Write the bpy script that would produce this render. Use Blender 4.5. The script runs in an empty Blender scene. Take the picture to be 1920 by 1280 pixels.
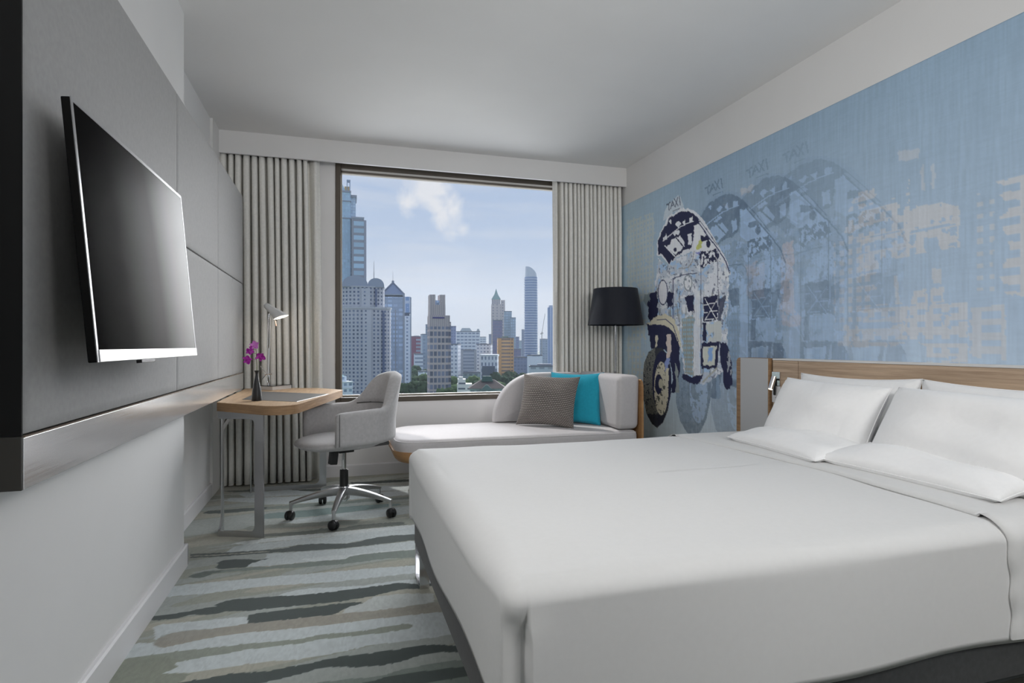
import bpy, bmesh, math, random
import numpy as np
from mathutils import Vector, Matrix, Euler

random.seed(7)
PI = math.pi
C = bpy.context.scene.collection
scene = bpy.context.scene

# ------------------------------------------------------------------ camera
CAM_H, FPX, HOR = 1.08, 1100.0, 647.0
YAW = math.radians(16.64)
SN, CS = math.sin(YAW), math.cos(YAW)
cam_data = bpy.data.cameras.new('camera')
cam = bpy.data.objects.new('camera', cam_data)
C.objects.link(cam)
cam.location = (0, 0, CAM_H)
cam.rotation_euler = (PI / 2, 0, -YAW)
cam_data.sensor_width = 36
cam_data.lens = FPX / 1920 * 36
cam_data.shift_y = (HOR - 640) / 1920
cam_data.clip_start = 0.02
cam_data.clip_end = 9000
scene.camera = cam


def pix_dir(x, y):
    u = (x - 960) / FPX
    v = (HOR - y) / FPX
    return Vector((SN + u * CS, CS - u * SN, v))


def to_px(X, Y, Z):
    """where a world point sits in the photograph (numpy arrays welcome)"""
    d = X * SN + Y * CS
    return 960 + FPX * (X * CS - Y * SN) / d, HOR - FPX * (Z - CAM_H) / d


# ------------------------------------------------------------------ view
vs = scene.view_settings
vs.view_transform = 'Standard'
vs.look = 'None'
vs.exposure = 0.0
vs.gamma = 1.0
vs.use_curve_mapping = False
try:
    scene.cycles.use_denoising = True
    scene.cycles.denoiser = 'OPENIMAGEDENOISE'
    scene.cycles.max_bounces = 8
    scene.cycles.diffuse_bounces = 5
    scene.cycles.transparent_max_bounces = 12
    scene.cycles.sample_clamp_indirect = 6.0
except Exception:
    pass

# ------------------------------------------------------------------ world: hazy blue sky with clouds
SKY_STRENGTH = 0.87
world = bpy.data.worlds.new('sky')
scene.world = world
world.use_nodes = True
wn = world.node_tree
wn.nodes.clear()


def N(nt, typ, **kw):
    n = nt.nodes.new(typ)
    for k, v in kw.items():
        if k == 'inp':
            for kk, vv in v.items():
                n.inputs[kk].default_value = vv
        else:
            setattr(n, k, v)
    return n


def ramp(nt, fac, stops, interp='LINEAR'):
    r = nt.nodes.new('ShaderNodeValToRGB')
    r.color_ramp.interpolation = interp
    el = r.color_ramp.elements
    while len(el) > 1:
        el.remove(el[-1])
    el[0].position, el[0].color = stops[0][0], (*stops[0][1], 1)
    for p, c in stops[1:]:
        e = el.new(p)
        e.color = (*c, 1)
    nt.links.new(fac, r.inputs[0])
    return r.outputs[0]


def math_n(nt, op, a, b=None, c=None, clamp=False):
    n = nt.nodes.new('ShaderNodeMath')
    n.operation = op
    n.use_clamp = clamp
    for i, v in enumerate((a, b, c)):
        if v is None:
            continue
        if isinstance(v, (int, float)):
            n.inputs[i].default_value = v
        else:
            nt.links.new(v, n.inputs[i])
    return n.outputs[0]


def mixc(nt, fac, a, b, blend='MIX'):
    n = nt.nodes.new('ShaderNodeMix')
    n.data_type = 'RGBA'
    n.blend_type = blend
    for sock, v in ((n.inputs[0], fac), (n.inputs[6], a), (n.inputs[7], b)):
        if isinstance(v, (int, float)):
            sock.default_value = v
        elif isinstance(v, tuple):
            sock.default_value = (*v, 1) if len(v) == 3 else v
        else:
            nt.links.new(v, sock)
    return n.outputs[2]


def lin(r, g=None, b=None):
    """display 0-255 to linear"""
    if g is None:
        g = b = r
    f = lambda c: (c / 255 / 12.92) if c / 255 <= 0.04045 else ((c / 255 + 0.055) / 1.055) ** 2.4
    return (f(r), f(g), f(b))


tc = N(wn, 'ShaderNodeTexCoord')
sep = N(wn, 'ShaderNodeSeparateXYZ')
wn.links.new(tc.outputs['Generated'], sep.inputs[0])
skycol = ramp(wn, sep.outputs['Z'], [(0.0, lin(206, 217, 233)), (0.06, lin(200, 213, 234)), (0.14, lin(180, 199, 228)), (0.30, lin(170, 192, 226)), (1.0, lin(150, 178, 220))])
# streaky high cloud
mp = N(wn, 'ShaderNodeMapping')
mp.inputs['Scale'].default_value = (2.2, 2.2, 13)
mp.inputs['Rotation'].default_value = (0.0, 0.1, 0.4)
wn.links.new(tc.outputs['Generated'], mp.inputs[0])
n1 = N(wn, 'ShaderNodeTexNoise', inp={'Scale': 1.6, 'Detail': 7.0, 'Roughness': 0.55, 'Distortion': 0.35})
wn.links.new(mp.outputs[0], n1.inputs['Vector'])
streak = ramp(wn, n1.outputs[0], [(0.42, (0, 0, 0)), (0.68, (0.62, 0.62, 0.62))])
col = mixc(wn, streak, skycol, lin(218, 223, 234))
# puffs of cumulus at two places in the sky
n2 = N(wn, 'ShaderNodeTexNoise', inp={'Scale': 14.0, 'Detail': 9.0, 'Roughness': 0.58, 'Distortion': 0.4})
wn.links.new(tc.outputs['Generated'], n2.inputs['Vector'])
blob = None
for (px, py, rad) in ((848, 408, .040), (818, 385, .022), (868, 428, .022), (800, 352, .036), (765, 378, .024)):
    d = pix_dir(px, py).normalized()
    vd = N(wn, 'ShaderNodeVectorMath', operation='DISTANCE')
    wn.links.new(tc.outputs['Generated'], vd.inputs[0])
    vd.inputs[1].default_value = d
    m = math_n(wn, 'SUBTRACT', 1.0, math_n(wn, 'DIVIDE', vd.outputs['Value'], rad))
    blob = m if blob is None else math_n(wn, 'MAXIMUM', blob, m)
m = math_n(wn, 'ADD', math_n(wn, 'MULTIPLY', blob, 1.0), math_n(wn, 'MULTIPLY', math_n(wn, 'SUBTRACT', n2.outputs[0], 0.5), 4.2))
puff = ramp(wn, m, [(0.05, (0, 0, 0)), (0.95, (0.85, 0.85, 0.85))])
col = mixc(wn, puff, col, lin(246, 244, 245))
bg = N(wn, 'ShaderNodeBackground')
bg.inputs['Strength'].default_value = SKY_STRENGTH
wn.links.new(col, bg.inputs['Color'])
wo = N(wn, 'ShaderNodeOutputWorld')
wn.links.new(bg.outputs[0], wo.inputs['Surface'])


# ------------------------------------------------------------------ lights
def sun(name, d, strength, angle, color):
    ld = bpy.data.lights.new(name, 'SUN')
    ld.energy, ld.angle, ld.color = strength, math.radians(angle), color
    o = bpy.data.objects.new(name, ld)
    C.objects.link(o)
    o.rotation_euler = Vector(d).to_track_quat('-Z', 'Y').to_euler()
    return o


def area(name, loc, target, size, size_y, energy, color=(1, 1, 1)):
    ld = bpy.data.lights.new(name, 'AREA')
    ld.shape = 'RECTANGLE'
    ld.size, ld.size_y, ld.energy, ld.color = size, size_y, energy, color
    o = bpy.data.objects.new(name, ld)
    C.objects.link(o)
    o.location = loc
    o.rotation_euler = (Vector(target) - Vector(loc)).to_track_quat('-Z', 'Y').to_euler()
    return o


# the sun stands high over the town in front of the window; a wide second one is added to brighten the room from the window side
sun('sun_through_thin_cloud', (0.47, -0.88, -1.19), 2.2, 1.6, (1.0, 0.95, 0.90))
sun('fill_sun_window', (-0.60, -1.0, -0.46), 8.2, 62, (0.99, 0.99, 1.0))
# unseen fill lights added beside and behind the camera to brighten room and ceiling
le = area('fill_light_right', (2.0, -0.9, 2.5), (1.2, 2.0, 0.6), 1.0, 1.4, 18.5, (1.0, 0.985, 0.97))
le.data.spread = math.radians(100)
up = area('fill_light_ceiling', (0.9, -0.9, 1.75), (0.9, 0.9, 2.7), 1.6, 0.6, 20, (1.0, 0.985, 0.97))
up.data.spread = math.radians(95)
wl = area('fill_light_left', (-0.66, 0.85, 2.0), (2.4, 2.3, 0.8), 0.5, 0.7, 13, (1.0, 0.985, 0.97))
wl.data.spread = math.radians(110)
# upward sun added outside the window to brighten the ceiling
sun('fill_sun_upward', (-0.2, -1.0, 0.55), 1.8, 60, (1.0, 0.99, 0.97))
portal = area('window_portal', (1.15, 5.14, 1.57), (1.15, 0, 1.57), 2.25, 1.86, 1)
portal.data.cycles.is_portal = True


# ------------------------------------------------------------------ materials
def mat(name, color, rough=0.6, metal=0.0, spec=0.5, sheen=0.0, coat=0.0, emis=None, emis_s=0.0):
    m = bpy.data.materials.new(name)
    m.use_nodes = True
    p = m.node_tree.nodes['Principled BSDF']
    p.inputs['Base Color'].default_value = (*color, 1)
    p.inputs['Roughness'].default_value = rough
    p.inputs['Metallic'].default_value = metal
    p.inputs['Specular IOR Level'].default_value = spec
    p.inputs['Sheen Weight'].default_value = sheen
    p.inputs['Coat Weight'].default_value = coat
    if emis:
        p.inputs['Emission Color'].default_value = (*emis, 1)
        p.inputs['Emission Strength'].default_value = emis_s
    return m


def P_(m):
    return m.node_tree.nodes['Principled BSDF']


def coords(m, scale=(1, 1, 1), kind='Object', rot=(0, 0, 0)):
    nt = m.node_tree
    t = N(nt, 'ShaderNodeTexCoord')
    mpn = N(nt, 'ShaderNodeMapping')
    mpn.inputs['Scale'].default_value = scale
    mpn.inputs['Rotation'].default_value = rot
    nt.links.new(t.outputs[kind], mpn.inputs[0])
    return mpn.outputs[0]


def add_bump(m, height, strength=0.3, dist=0.002):
    nt = m.node_tree
    b = N(nt, 'ShaderNodeBump', inp={'Strength': strength, 'Distance': dist})
    nt.links.new(height, b.inputs['Height'])
    nt.links.new(b.outputs[0], P_(m).inputs['Normal'])


def noise(m, vec, scale, detail=3.0, rough=0.5, dist=0.0):
    nt = m.node_tree
    n = N(nt, 'ShaderNodeTexNoise', inp={'Scale': scale, 'Detail': detail, 'Roughness': rough, 'Distortion': dist})
    nt.links.new(vec, n.inputs['Vector'])
    return n.outputs[0]


def vary(m, color, vec, scale, amt=0.08, detail=3.0, lo=0.3, hi=0.7):
    nt = m.node_tree
    f = noise(m, vec, scale, detail)
    a = tuple(c * (1 - amt) for c in color)
    b = tuple(min(1, c * (1 + amt)) for c in color)
    c_ = ramp(nt, f, [(lo, a), (hi, b)])
    nt.links.new(c_, P_(m).inputs['Base Color'])
    return c_


def fabric(name, color, weave=900, amt=0.06, rough=0.9, sheen=0.15, bump=0.25):
    m = mat(name, color, rough, spec=0.2, sheen=sheen)
    v = coords(m)
    vary(m, color, v, 60, amt)
    nt = m.node_tree
    a = noise(m, coords(m, (weave, weave * .15, weave)), 1.0, 2)
    b = noise(m, coords(m, (weave * .15, weave, weave * .15)), 1.0, 2)
    add_bump(m, math_n(nt, 'ADD', a, b), bump, 0.0008)
    return m


def wood(name, c1, c2, axis=(1, 14, 14), scale=2.2, rough=0.45):
    m = mat(name, c1, rough, spec=0.4)
    v = coords(m, axis)
    nt = m.node_tree
    f = noise(m, v, scale, 8, 0.62, 0.6)
    g = noise(m, v, scale * 6, 4, 0.6)
    f2 = math_n(nt, 'ADD', math_n(nt, 'MULTIPLY', f, 0.7), math_n(nt, 'MULTIPLY', g, 0.3))
    c_ = ramp(nt, f2, [(0.36, c2), (0.5, tuple((a + b) / 2 for a, b in zip(c1, c2))), (0.62, c1)])
    nt.links.new(c_, P_(m).inputs['Base Color'])
    add_bump(m, f2, 0.08, 0.001)
    return m


def plaster(name, color, rough=0.85):
    m = mat(name, color, rough, spec=0.2)
    v = coords(m)
    vary(m, color, v, 3.0, 0.012)
    add_bump(m, noise(m, v, 260, 3), 0.06, 0.0008)
    return m


M = {}
M['wall'] = plaster('wall_paint', (0.72, 0.715, 0.71))
M['ceiling'] = plaster('ceiling_paint', (0.75, 0.748, 0.74))
M['trim'] = mat('white_trim', (0.72, 0.71, 0.70), 0.5)
M['skirting'] = mat('skirting_board_gloss', (0.74, 0.735, 0.75), 0.35)
M['bronze'] = mat('bronze_aluminium_window_frame', (0.085, 0.07, 0.055), 0.45, 0.35)
M['curtain'] = fabric('grey_curtain_cloth', (0.80, 0.79, 0.75), 500, 0.05, 0.8, 0.2)
M['linen_white'] = fabric('white_bed_linen', (0.69, 0.69, 0.685), 700, 0.01, 0.85, 0.1, 0.08)
M['pillow'] = fabric('white_pillow_case', (0.88, 0.88, 0.88), 700, 0.01, 0.85, 0.1, 0.08)
_m = M['pillow']
_v = coords(_m)
_f = noise(_m, _v, 5.5, 3, 0.5, 0.8)
_bn = [n_ for n_ in _m.node_tree.nodes if n_.type == 'BUMP'][0]
_b2 = N(_m.node_tree, 'ShaderNodeBump', inp={'Strength': 0.35, 'Distance': 0.03})
_m.node_tree.links.new(_f, _b2.inputs['Height'])
_m.node_tree.links.new(_b2.outputs[0], _bn.inputs['Normal'])
M['bedbase'] = fabric('charcoal_bed_base_cloth', (0.055, 0.058, 0.06), 500, 0.12)
M['light_fabric'] = fabric('pale_grey_lounge_fabric', (0.55, 0.53, 0.535), 700, 0.03)
M['piping'] = fabric('lounge_piping', (0.70, 0.68, 0.68), 700, 0.03)
M['chair_fabric'] = fabric('mid_grey_chair_fabric', (0.46, 0.45, 0.453), 800, 0.07, 0.85, 0.3)
M['chair_dark'] = fabric('chair_seam', (0.07, 0.068, 0.068), 800, 0.05)
M['teal'] = fabric('turquoise_cushion_cloth', (0.022, 0.36, 0.50), 700, 0.05)
M['chrome'] = mat('polished_chrome', (0.72, 0.72, 0.73), 0.12, 1.0)
M['satin'] = mat('satin_aluminium', (0.55, 0.55, 0.56), 0.28, 1.0)
M['black_plastic'] = mat('black_plastic', (0.014, 0.014, 0.015), 0.35)
M['black_matte'] = mat('matt_black_ceramic', (0.018, 0.018, 0.02), 0.45)
M['oak'] = wood('light_oak', lin(202, 172, 138), lin(176, 143, 108), (14, 1.2, 14))
M['oak_edge'] = wood('oak_ply_edge', lin(176, 142, 106), lin(134, 103, 74), (3, 3, 60), 1.5)
M['oak_hb'] = wood('grey_oak_headboard', lin(206, 182, 156), lin(158, 134, 112), (14, 0.7, 30), 2.0)
M['ply'] = wood('warm_plywood', lin(184, 144, 100), lin(160, 118, 78), (2, 2, 8), 1.6)
M['leather'] = fabric('dark_grey_upholstery', (0.33, 0.33, 0.328), 500, 0.05, 0.6, 0.1, 0.2)
M['desk_pad'] = mat('dark_grey_desk_pad', (0.12, 0.12, 0.12), 0.4)
M['grey_panel'] = mat('satin_grey_panel', (0.52, 0.525, 0.53), 0.5, 0.0)
M['glow'] = mat('lamp_inside_glow', (0.9, 0.88, 0.82), 0.5, emis=(1.0, 0.93, 0.80), emis_s=1.3)
M['navy'] = fabric('navy_lamp_shade_cloth', (0.016, 0.018, 0.026), 600, 0.05, 0.6, 0.1)
M['shade_in'] = mat('shade_lining', (0.5, 0.46, 0.4), 0.7)
M['stem'] = mat('green_stem', lin(96, 108, 60), 0.5)

# brushed steel rail
m = mat('brushed_steel', (0.80, 0.80, 0.80), 0.22, 0.72)
f = noise(m, coords(m, (1.2, 1.2, 190)), 4, 3)
m.node_tree.links.new(ramp(m.node_tree, f, [(0.3, (0.16,) * 3), (0.7, (0.24,) * 3)]), P_(m).inputs['Roughness'])
m.node_tree.links.new(ramp(m.node_tree, f, [(0.3, (0.84,) * 3), (0.7, (0.90,) * 3)]), P_(m).inputs['Base Color'])
M['steel'] = m
# television screen
m = mat('television_screen', (0.004, 0.004, 0.004), 0.5, 0.0, 0.0)
nt = m.node_tree
lw = N(nt, 'ShaderNodeLayerWeight', inp={'Blend': 0.5})
gls = N(nt, 'ShaderNodeBsdfGlossy')
gls.inputs['Roughness'].default_value = 0.36
gls.inputs['Color'].default_value = (1, 1, 1, 1)
mxs = N(nt, 'ShaderNodeMixShader')
# anti-glare coating: nearly no reflection until the glancing angles
nt.links.new(ramp(nt, lw.outputs['Facing'], [(0.665, (0, 0, 0)), (0.71, (0.010,) * 3), (0.75, (0.045,) * 3), (0.79, (0.18,) * 3), (1.0, (0.5,) * 3)]), mxs.inputs[0])
nt.links.new(P_(m).outputs[0], mxs.inputs[1])
nt.links.new(gls.outputs[0], mxs.inputs[2])
nt.links.new(mxs.outputs[0], nt.nodes['Material Output'].inputs[0])
M['screen'] = m
# honeycomb knit pillow
m = mat('taupe_waffle_knit', (0.22, 0.195, 0.18), 0.9, spec=0.1, sheen=0.2)
nt = m.node_tree
uvn = N(nt, 'ShaderNodeTexCoord')
br = N(nt, 'ShaderNodeTexBrick', inp={'Scale': 1.0, 'Mortar Size': 0.20, 'Mortar Smooth': 0.7, 'Brick Width': 1.0, 'Row Height': 0.5})
mpn = N(nt, 'ShaderNodeMapping')
mpn.inputs['Scale'].default_value = (27, 17, 1)
nt.links.new(uvn.outputs['UV'], mpn.inputs[0])
nt.links.new(mpn.outputs[0], br.inputs['Vector'])
br.inputs['Color1'].default_value = (0.52, 0.475, 0.44, 1)
br.inputs['Color2'].default_value = (0.44, 0.40, 0.37, 1)
br.inputs['Mortar'].default_value = (0.13, 0.115, 0.105, 1)
nt.links.new(br.outputs['Color'], P_(m).inputs['Base Color'])
inv = math_n(nt, 'SUBTRACT', 1.0, br.outputs['Fac'])
add_bump(m, inv, 0.9, 0.006)
M['waffle'] = m
# window glass: clear, faintly reflecting, lets the daylight through
m = bpy.data.materials.new('window_glass')
m.use_nodes = True
nt = m.node_tree
nt.nodes.clear()
tr = N(nt, 'ShaderNodeBsdfTransparent')
tr.inputs[0].default_value = (0.975, 0.985, 0.99, 1)
gl = N(nt, 'ShaderNodeBsdfGlossy')
gl.inputs['Roughness'].default_value = 0.02
fr = N(nt, 'ShaderNodeFresnel', inp={'IOR': 1.06})
mx = N(nt, 'ShaderNodeMixShader')
nt.links.new(fr.outputs[0], mx.inputs[0])
nt.links.new(tr.outputs[0], mx.inputs[1])
nt.links.new(gl.outputs[0], mx.inputs[2])
out = N(nt, 'ShaderNodeOutputMaterial')
nt.links.new(mx.outputs[0], out.inputs[0])
M['glass'] = m
# orchid petals
m = mat('orchid_petal', lin(170, 30, 160), 0.5, spec=0.3)
m.node_tree.links.new(ramp(m.node_tree, noise(m, coords(m), 60, 2), [(0.35, lin(150, 20, 140)), (0.65, lin(196, 70, 190))]), P_(m).inputs['Base Color'])
P_(m).inputs['Subsurface Weight'].default_value = 0.0
M['petal'] = m
M['petal_pale'] = mat('pale_orchid_petal', lin(212, 128, 208), 0.5)


def attr_mat(name, rough, bump_scale, bump_strength, sheen=0.0, speck=0.0, spec=0.2):
    m = mat(name, (0.5, 0.5, 0.5), rough, spec=spec, sheen=sheen)
    nt = m.node_tree
    a = N(nt, 'ShaderNodeVertexColor')
    a.layer_name = 'paint'
    f = noise(m, coords(m), bump_scale, 3, 0.7)
    if speck:
        k = ramp(nt, f, [(0.3, (1 - speck,) * 3), (0.7, (1 + speck * 0.6,) * 3)])
        c_ = mixc(nt, 1.0, a.outputs[0], k, 'MULTIPLY')
        nt.links.new(c_, P_(m).inputs['Base Color'])
    else:
        nt.links.new(a.outputs[0], P_(m).inputs['Base Color'])
    add_bump(m, f, bump_strength, 0.004)
    return m


# ------------------------------------------------------------------ object helpers
BASE = {}


def tag(o, label=None, cat=None, group=None, kind=None):
    for k, v in (('label', label), ('category', cat), ('group', group), ('kind', kind)):
        if v:
            o[k] = v
    return o


def thing(name, label, cat, loc=(0, 0, 0), rotz=0, group=None):
    o = bpy.data.objects.new(name, None)
    o.empty_display_size = 0.1
    C.objects.link(o)
    o.location = loc
    o.rotation_euler = (0, 0, rotz)
    BASE[o.name] = Vector(loc)
    return tag(o, label, cat, group)


def finish(me, smooth=True, angle=35):
    if smooth:
        me.polygons.foreach_set('use_smooth', [True] * len(me.polygons))
        if angle:
            try:
                me.set_sharp_from_angle(angle=math.radians(angle))
            except Exception:
                pass


def obj(name, bm, material, parent=None, local=False, smooth=True, angle=35, label=None):
    """one mesh object; geometry given in world coordinates unless local=True"""
    me = bpy.data.meshes.new(name)
    bmesh.ops.recalc_face_normals(bm, faces=bm.faces)
    if parent is not None and not local:
        bmesh.ops.translate(bm, verts=bm.verts, vec=-BASE[parent.name])
    bm.to_mesh(me)
    bm.free()
    finish(me, smooth, angle)
    mats = material if isinstance(material, (list, tuple)) else [material]
    for m_ in mats:
        me.materials.append(m_)
    o = bpy.data.objects.new(name, me)
    C.objects.link(o)
    if parent is not None:
        o.parent = parent
        BASE[o.name] = BASE[parent.name].copy()
    else:
        BASE[o.name] = Vector((0, 0, 0))
    if label:
        o['label'] = label
    return o


def recenter(o, at):
    """give a single-mesh thing an origin at its base"""
    at = Vector(at)
    o.data.transform(Matrix.Translation(-at))
    o.location = at
    BASE[o.name] = at
    return o


def box(bm, x0, x1, y0, y1, z0, z1, bev=0.0, seg=2, mi=0):
    b = bmesh.new()
    vs_ = [b.verts.new((x, y, z)) for x in (x0, x1) for y in (y0, y1) for z in (z0, z1)]
    for f_ in ((0, 1, 3, 2), (4, 6, 7, 5), (0, 4, 5, 1), (2, 3, 7, 6), (0, 2, 6, 4), (1, 5, 7, 3)):
        b.faces.new([vs_[i] for i in f_])
    if bev:
        bmesh.ops.bevel(b, geom=list(b.edges), offset=bev, segments=seg, affect='EDGES', profile=0.5)
    for f_ in b.faces:
        f_.material_index = mi
    merge(bm, b)
    return bm


def merge(bm, b, mtx=None):
    if mtx is not None:
        bmesh.ops.transform(b, matrix=mtx, verts=b.verts)
    vmap = {}
    for v in b.verts:
        vmap[v] = bm.verts.new(v.co)
    uv_s = b.loops.layers.uv.active
    uv_d = (bm.loops.layers.uv.active or bm.loops.layers.uv.new('UVMap')) if uv_s else None
    for f_ in b.faces:
        try:
            nf = bm.faces.new([vmap[v] for v in f_.verts])
            nf.material_index = f_.material_index
            if uv_s:
                for l0, l1 in zip(f_.loops, nf.loops):
                    l1[uv_d].uv = l0[uv_s].uv
        except ValueError:
            pass
    b.free()


def prism(bm, pts, axis, a0, a1, bev=0.0, seg=2):
    """extrude a 2D outline. axis 'z': pts (x,y); 'y': pts (x,z); 'x': pts (y,z)"""
    b = bmesh.new()
    def mk(p, a):
        return {'z': (p[0], p[1], a), 'y': (p[0], a, p[1]), 'x': (a, p[0], p[1])}[axis]
    lo = [b.verts.new(mk(p, a0)) for p in pts]
    hi = [b.verts.new(mk(p, a1)) for p in pts]
    b.faces.new(lo)
    b.faces.new(hi[::-1])
    n = len(pts)
    for i in range(n):
        b.faces.new((lo[i], lo[(i + 1) % n], hi[(i + 1) % n], hi[i]))
    bmesh.ops.recalc_face_normals(b, faces=b.faces)
    if bev:
        es = [e for e in b.edges if len(e.link_faces) == 2 and e.calc_face_angle(0) > 0.9]
        bmesh.ops.bevel(b, geom=es, offset=bev, segments=seg, affect='EDGES', profile=0.5)
    merge(bm, b)
    return bm


def rings(bm, rr, close_u=True, cap0=True, cap1=True):
    """loft a list of rings (each a list of points)"""
    vv = [[bm.verts.new(p) for p in r] for r in rr]
    n = len(rr[0])
    for a, b in zip(vv[:-1], vv[1:]):
        for i in range(n if close_u else n - 1):
            j = (i + 1) % n
            bm.faces.new((a[i], a[j], b[j], b[i]))
    if cap0:
        bm.faces.new(vv[0][::-1])
    if cap1:
        bm.faces.new(vv[-1])
    return vv


def tube(bm, path, r, n=10, cap=True, flat=None):
    """round tube along a path; r may be a list. flat=(w,t,updir) makes a flat bar"""
    path = [Vector(p) for p in path]
    rr = []
    prev = None
    for i, p in enumerate(path):
        a = path[max(0, i - 1)]
        b = path[min(len(path) - 1, i + 1)]
        t = (b - a).normalized()
        if prev is None:
            ref = Vector((0, 0, 1)) if abs(t.z) < 0.9 else Vector((1, 0, 0))
            u = t.cross(ref).normalized()
        else:
            u = (prev - t * prev.dot(t)).normalized()
        prev = u
        v = t.cross(u)
        ri = r[i] if isinstance(r, (list, tuple)) else r
        rr.append([p + u * ri * math.cos(2 * PI * k / n) + v * ri * math.sin(2 * PI * k / n) for k in range(n)])
    rings(bm, rr, True, cap, cap)
    return bm


def cyl(bm, c0, c1, r0, r1=None, n=20, cap=True):
    r1 = r0 if r1 is None else r1
    return tube(bm, [c0, c1], [r0, r1], n, cap)


def lathe(bm, prof, c=(0, 0, 0), n=32, cap0=True, cap1=True):
    cx, cy, cz = c
    rr = [[(cx + r * math.cos(2 * PI * k / n), cy + r * math.sin(2 * PI * k / n), cz + z) for k in range(n)] for r, z in prof]
    rings(bm, rr, True, cap0, cap1)
    return bm


def rrect(x0, x1, y0, y1, r, n=8, counts=None):
    """rounded rectangle outline, ccw; r single or per corner (x1y0? order: x0y0, x1y0, x1y1, x0y1)"""
    rs = r if isinstance(r, (list, tuple)) else [r] * 4
    pts = []
    for (cx, cy, a0, rr_) in ((x0, y0, PI, rs[0]), (x1, y0, 1.5 * PI, rs[1]), (x1, y1, 0, rs[2]), (x0, y1, .5 * PI, rs[3])):
        ox = cx + rr_ if cx == x0 else cx - rr_
        oy = cy + rr_ if cy == y0 else cy - rr_
        for k in range(n + 1):
            a = a0 + .5 * PI * k / n
            pts.append((ox + rr_ * math.cos(a), oy + rr_ * math.sin(a)))
    return pts


def cushion(bm, x0, x1, y0, y1, z0, z1, rc, re, n=8, m=6, crown=0.0):
    """padded slab: rounded plan corners rc, rolled edges re"""
    rr = []
    prof = []
    for k in range(m + 1):
        a = .5 * PI * k / m
        prof.append((re * (1 - math.sin(a)), z0 + re * (1 - math.cos(a))))
    for k in range(m + 1):
        a = .5 * PI * k / m
        prof.append((re * (1 - math.cos(a)), z1 - re * (1 - math.sin(a))))
    for o, z in prof:
        rr.append([(p[0], p[1], z) for p in rrect(x0 + o, x1 - o, y0 + o, y1 - o, [max(q - o, .004) for q in (rc if isinstance(rc, (list, tuple)) else [rc] * 4)], n)])
    # top crown rings
    hw = min(x1 - x0, y1 - y0) / 2
    for k in range(1, 7):
        o = re + (hw - re) * k / 6 * 0.98
        z = z1 + crown * (1 - (1 - k / 6) ** 2)
        rr.append([(p[0], p[1], z) for p in rrect(x0 + o, x1 - o, y0 + o, y1 - o, [max(q - o, .002) for q in (rc if isinstance(rc, (list, tuple)) else [rc] * 4)], n)])
    rings(bm, rr)
    return bm


def pillow(w, h, t, ear=0.06, pinch=0.05, wr=0.006, seed=0, n=36, uv=True, power=2.6):
    """pillow in local coords: width along x, height along z, thickness along y"""
    b = bmesh.new()
    uvl = b.loops.layers.uv.new('UVMap')
    rnd = random.Random(seed)
    ph = [rnd.uniform(0, 6.28) for _ in range(10)]
    grid = {}
    for s in (-1, 1):
        for i in range(n + 1):
            for j in range(n + 1):
                u = -1 + 2 * i / n
                v = -1 + 2 * j / n
                u = math.sin(u * PI / 2) * .35 + u * .65
                v = math.sin(v * PI / 2) * .35 + v * .65
                edge = (i in (0, n)) or (j in (0, n))
                if s == 1 and edge:
                    grid[(s, i, j)] = grid[(-1, i, j)]
                    continue
                x = u * w / 2 * (1 - pinch * (1 - v * v) * abs(u) ** 3)
                z = v * h / 2 * (1 - pinch * (1 - u * u) * abs(v) ** 3 * w / h)
                k = max(0, (1 - abs(u) ** power)) * max(0, (1 - abs(v) ** power))
                y = s * t / 2 * k ** 0.5
                # creases radiating from the corners and gentle lumps
                cw = 0
                for q, (cu, cv) in enumerate(((-1, -1), (1, -1), (1, 1), (-1, 1))):
                    du, dv = u - cu, v - cv
                    dd = math.hypot(du * w, dv * h)
                    ang = math.atan2(dv * h, du * w)
                    cw += math.sin(ang * 9 + ph[q]) * math.exp(-dd * 9 / max(w, .3)) * min(1, dd * 9)
                y += s * wr * cw * (0 if edge else 1)
                y += s * wr * 1.2 * math.sin(u * 3.1 + v * 2.3 + ph[5] + s) * math.sin(v * 3.7 - u * 1.7 + ph[6]) * k
                grid[(s, i, j)] = b.verts.new((x, y, z))
    for s in (-1, 1):
        for i in range(n):
            for j in range(n):
                q = [(i, j), (i + 1, j), (i + 1, j + 1), (i, j + 1)]
                if s == 1:
                    q = q[::-1]
                try:
                    f_ = b.faces.new([grid[(s, a, c)] for a, c in q])
                    for l, (a, c) in zip(f_.loops, q):
                        l[uvl].uv = (a / n, c / n)
                except ValueError:
                    pass
    return b


def seam_loop(w, h, pinch, r, n=28):
    """thin piping that follows the pillow outline"""
    pts = []
    def P0(u, v):
        return Vector((u * w / 2 * (1 - pinch * (1 - v * v) * abs(u) ** 3), 0, v * h / 2 * (1 - pinch * (1 - u * u) * abs(v) ** 3 * w / h)))
    for k in range(n): pts.append(P0(-1 + 2 * k / n, -1))
    for k in range(n): pts.append(P0(1, -1 + 2 * k / n))
    for k in range(n): pts.append(P0(1 - 2 * k / n, 1))
    for k in range(n): pts.append(P0(-1, 1 - 2 * k / n))
    pts.append(pts[0])
    b = bmesh.new()
    tube(b, pts, r, 6)
    return b


def frame_from(origin, xdir, zdir):
    """matrix whose x axis is xdir and z axis about zdir"""
    x = Vector(xdir).normalized()
    z = Vector(zdir)
    z = (z - x * z.dot(x)).normalized()
    y = z.cross(x)
    m_ = Matrix.Identity(4)
    for i in range(3):
        m_[i][0], m_[i][1], m_[i][2], m_[i][3] = x[i], y[i], z[i], origin[i]
    return m_


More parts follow.
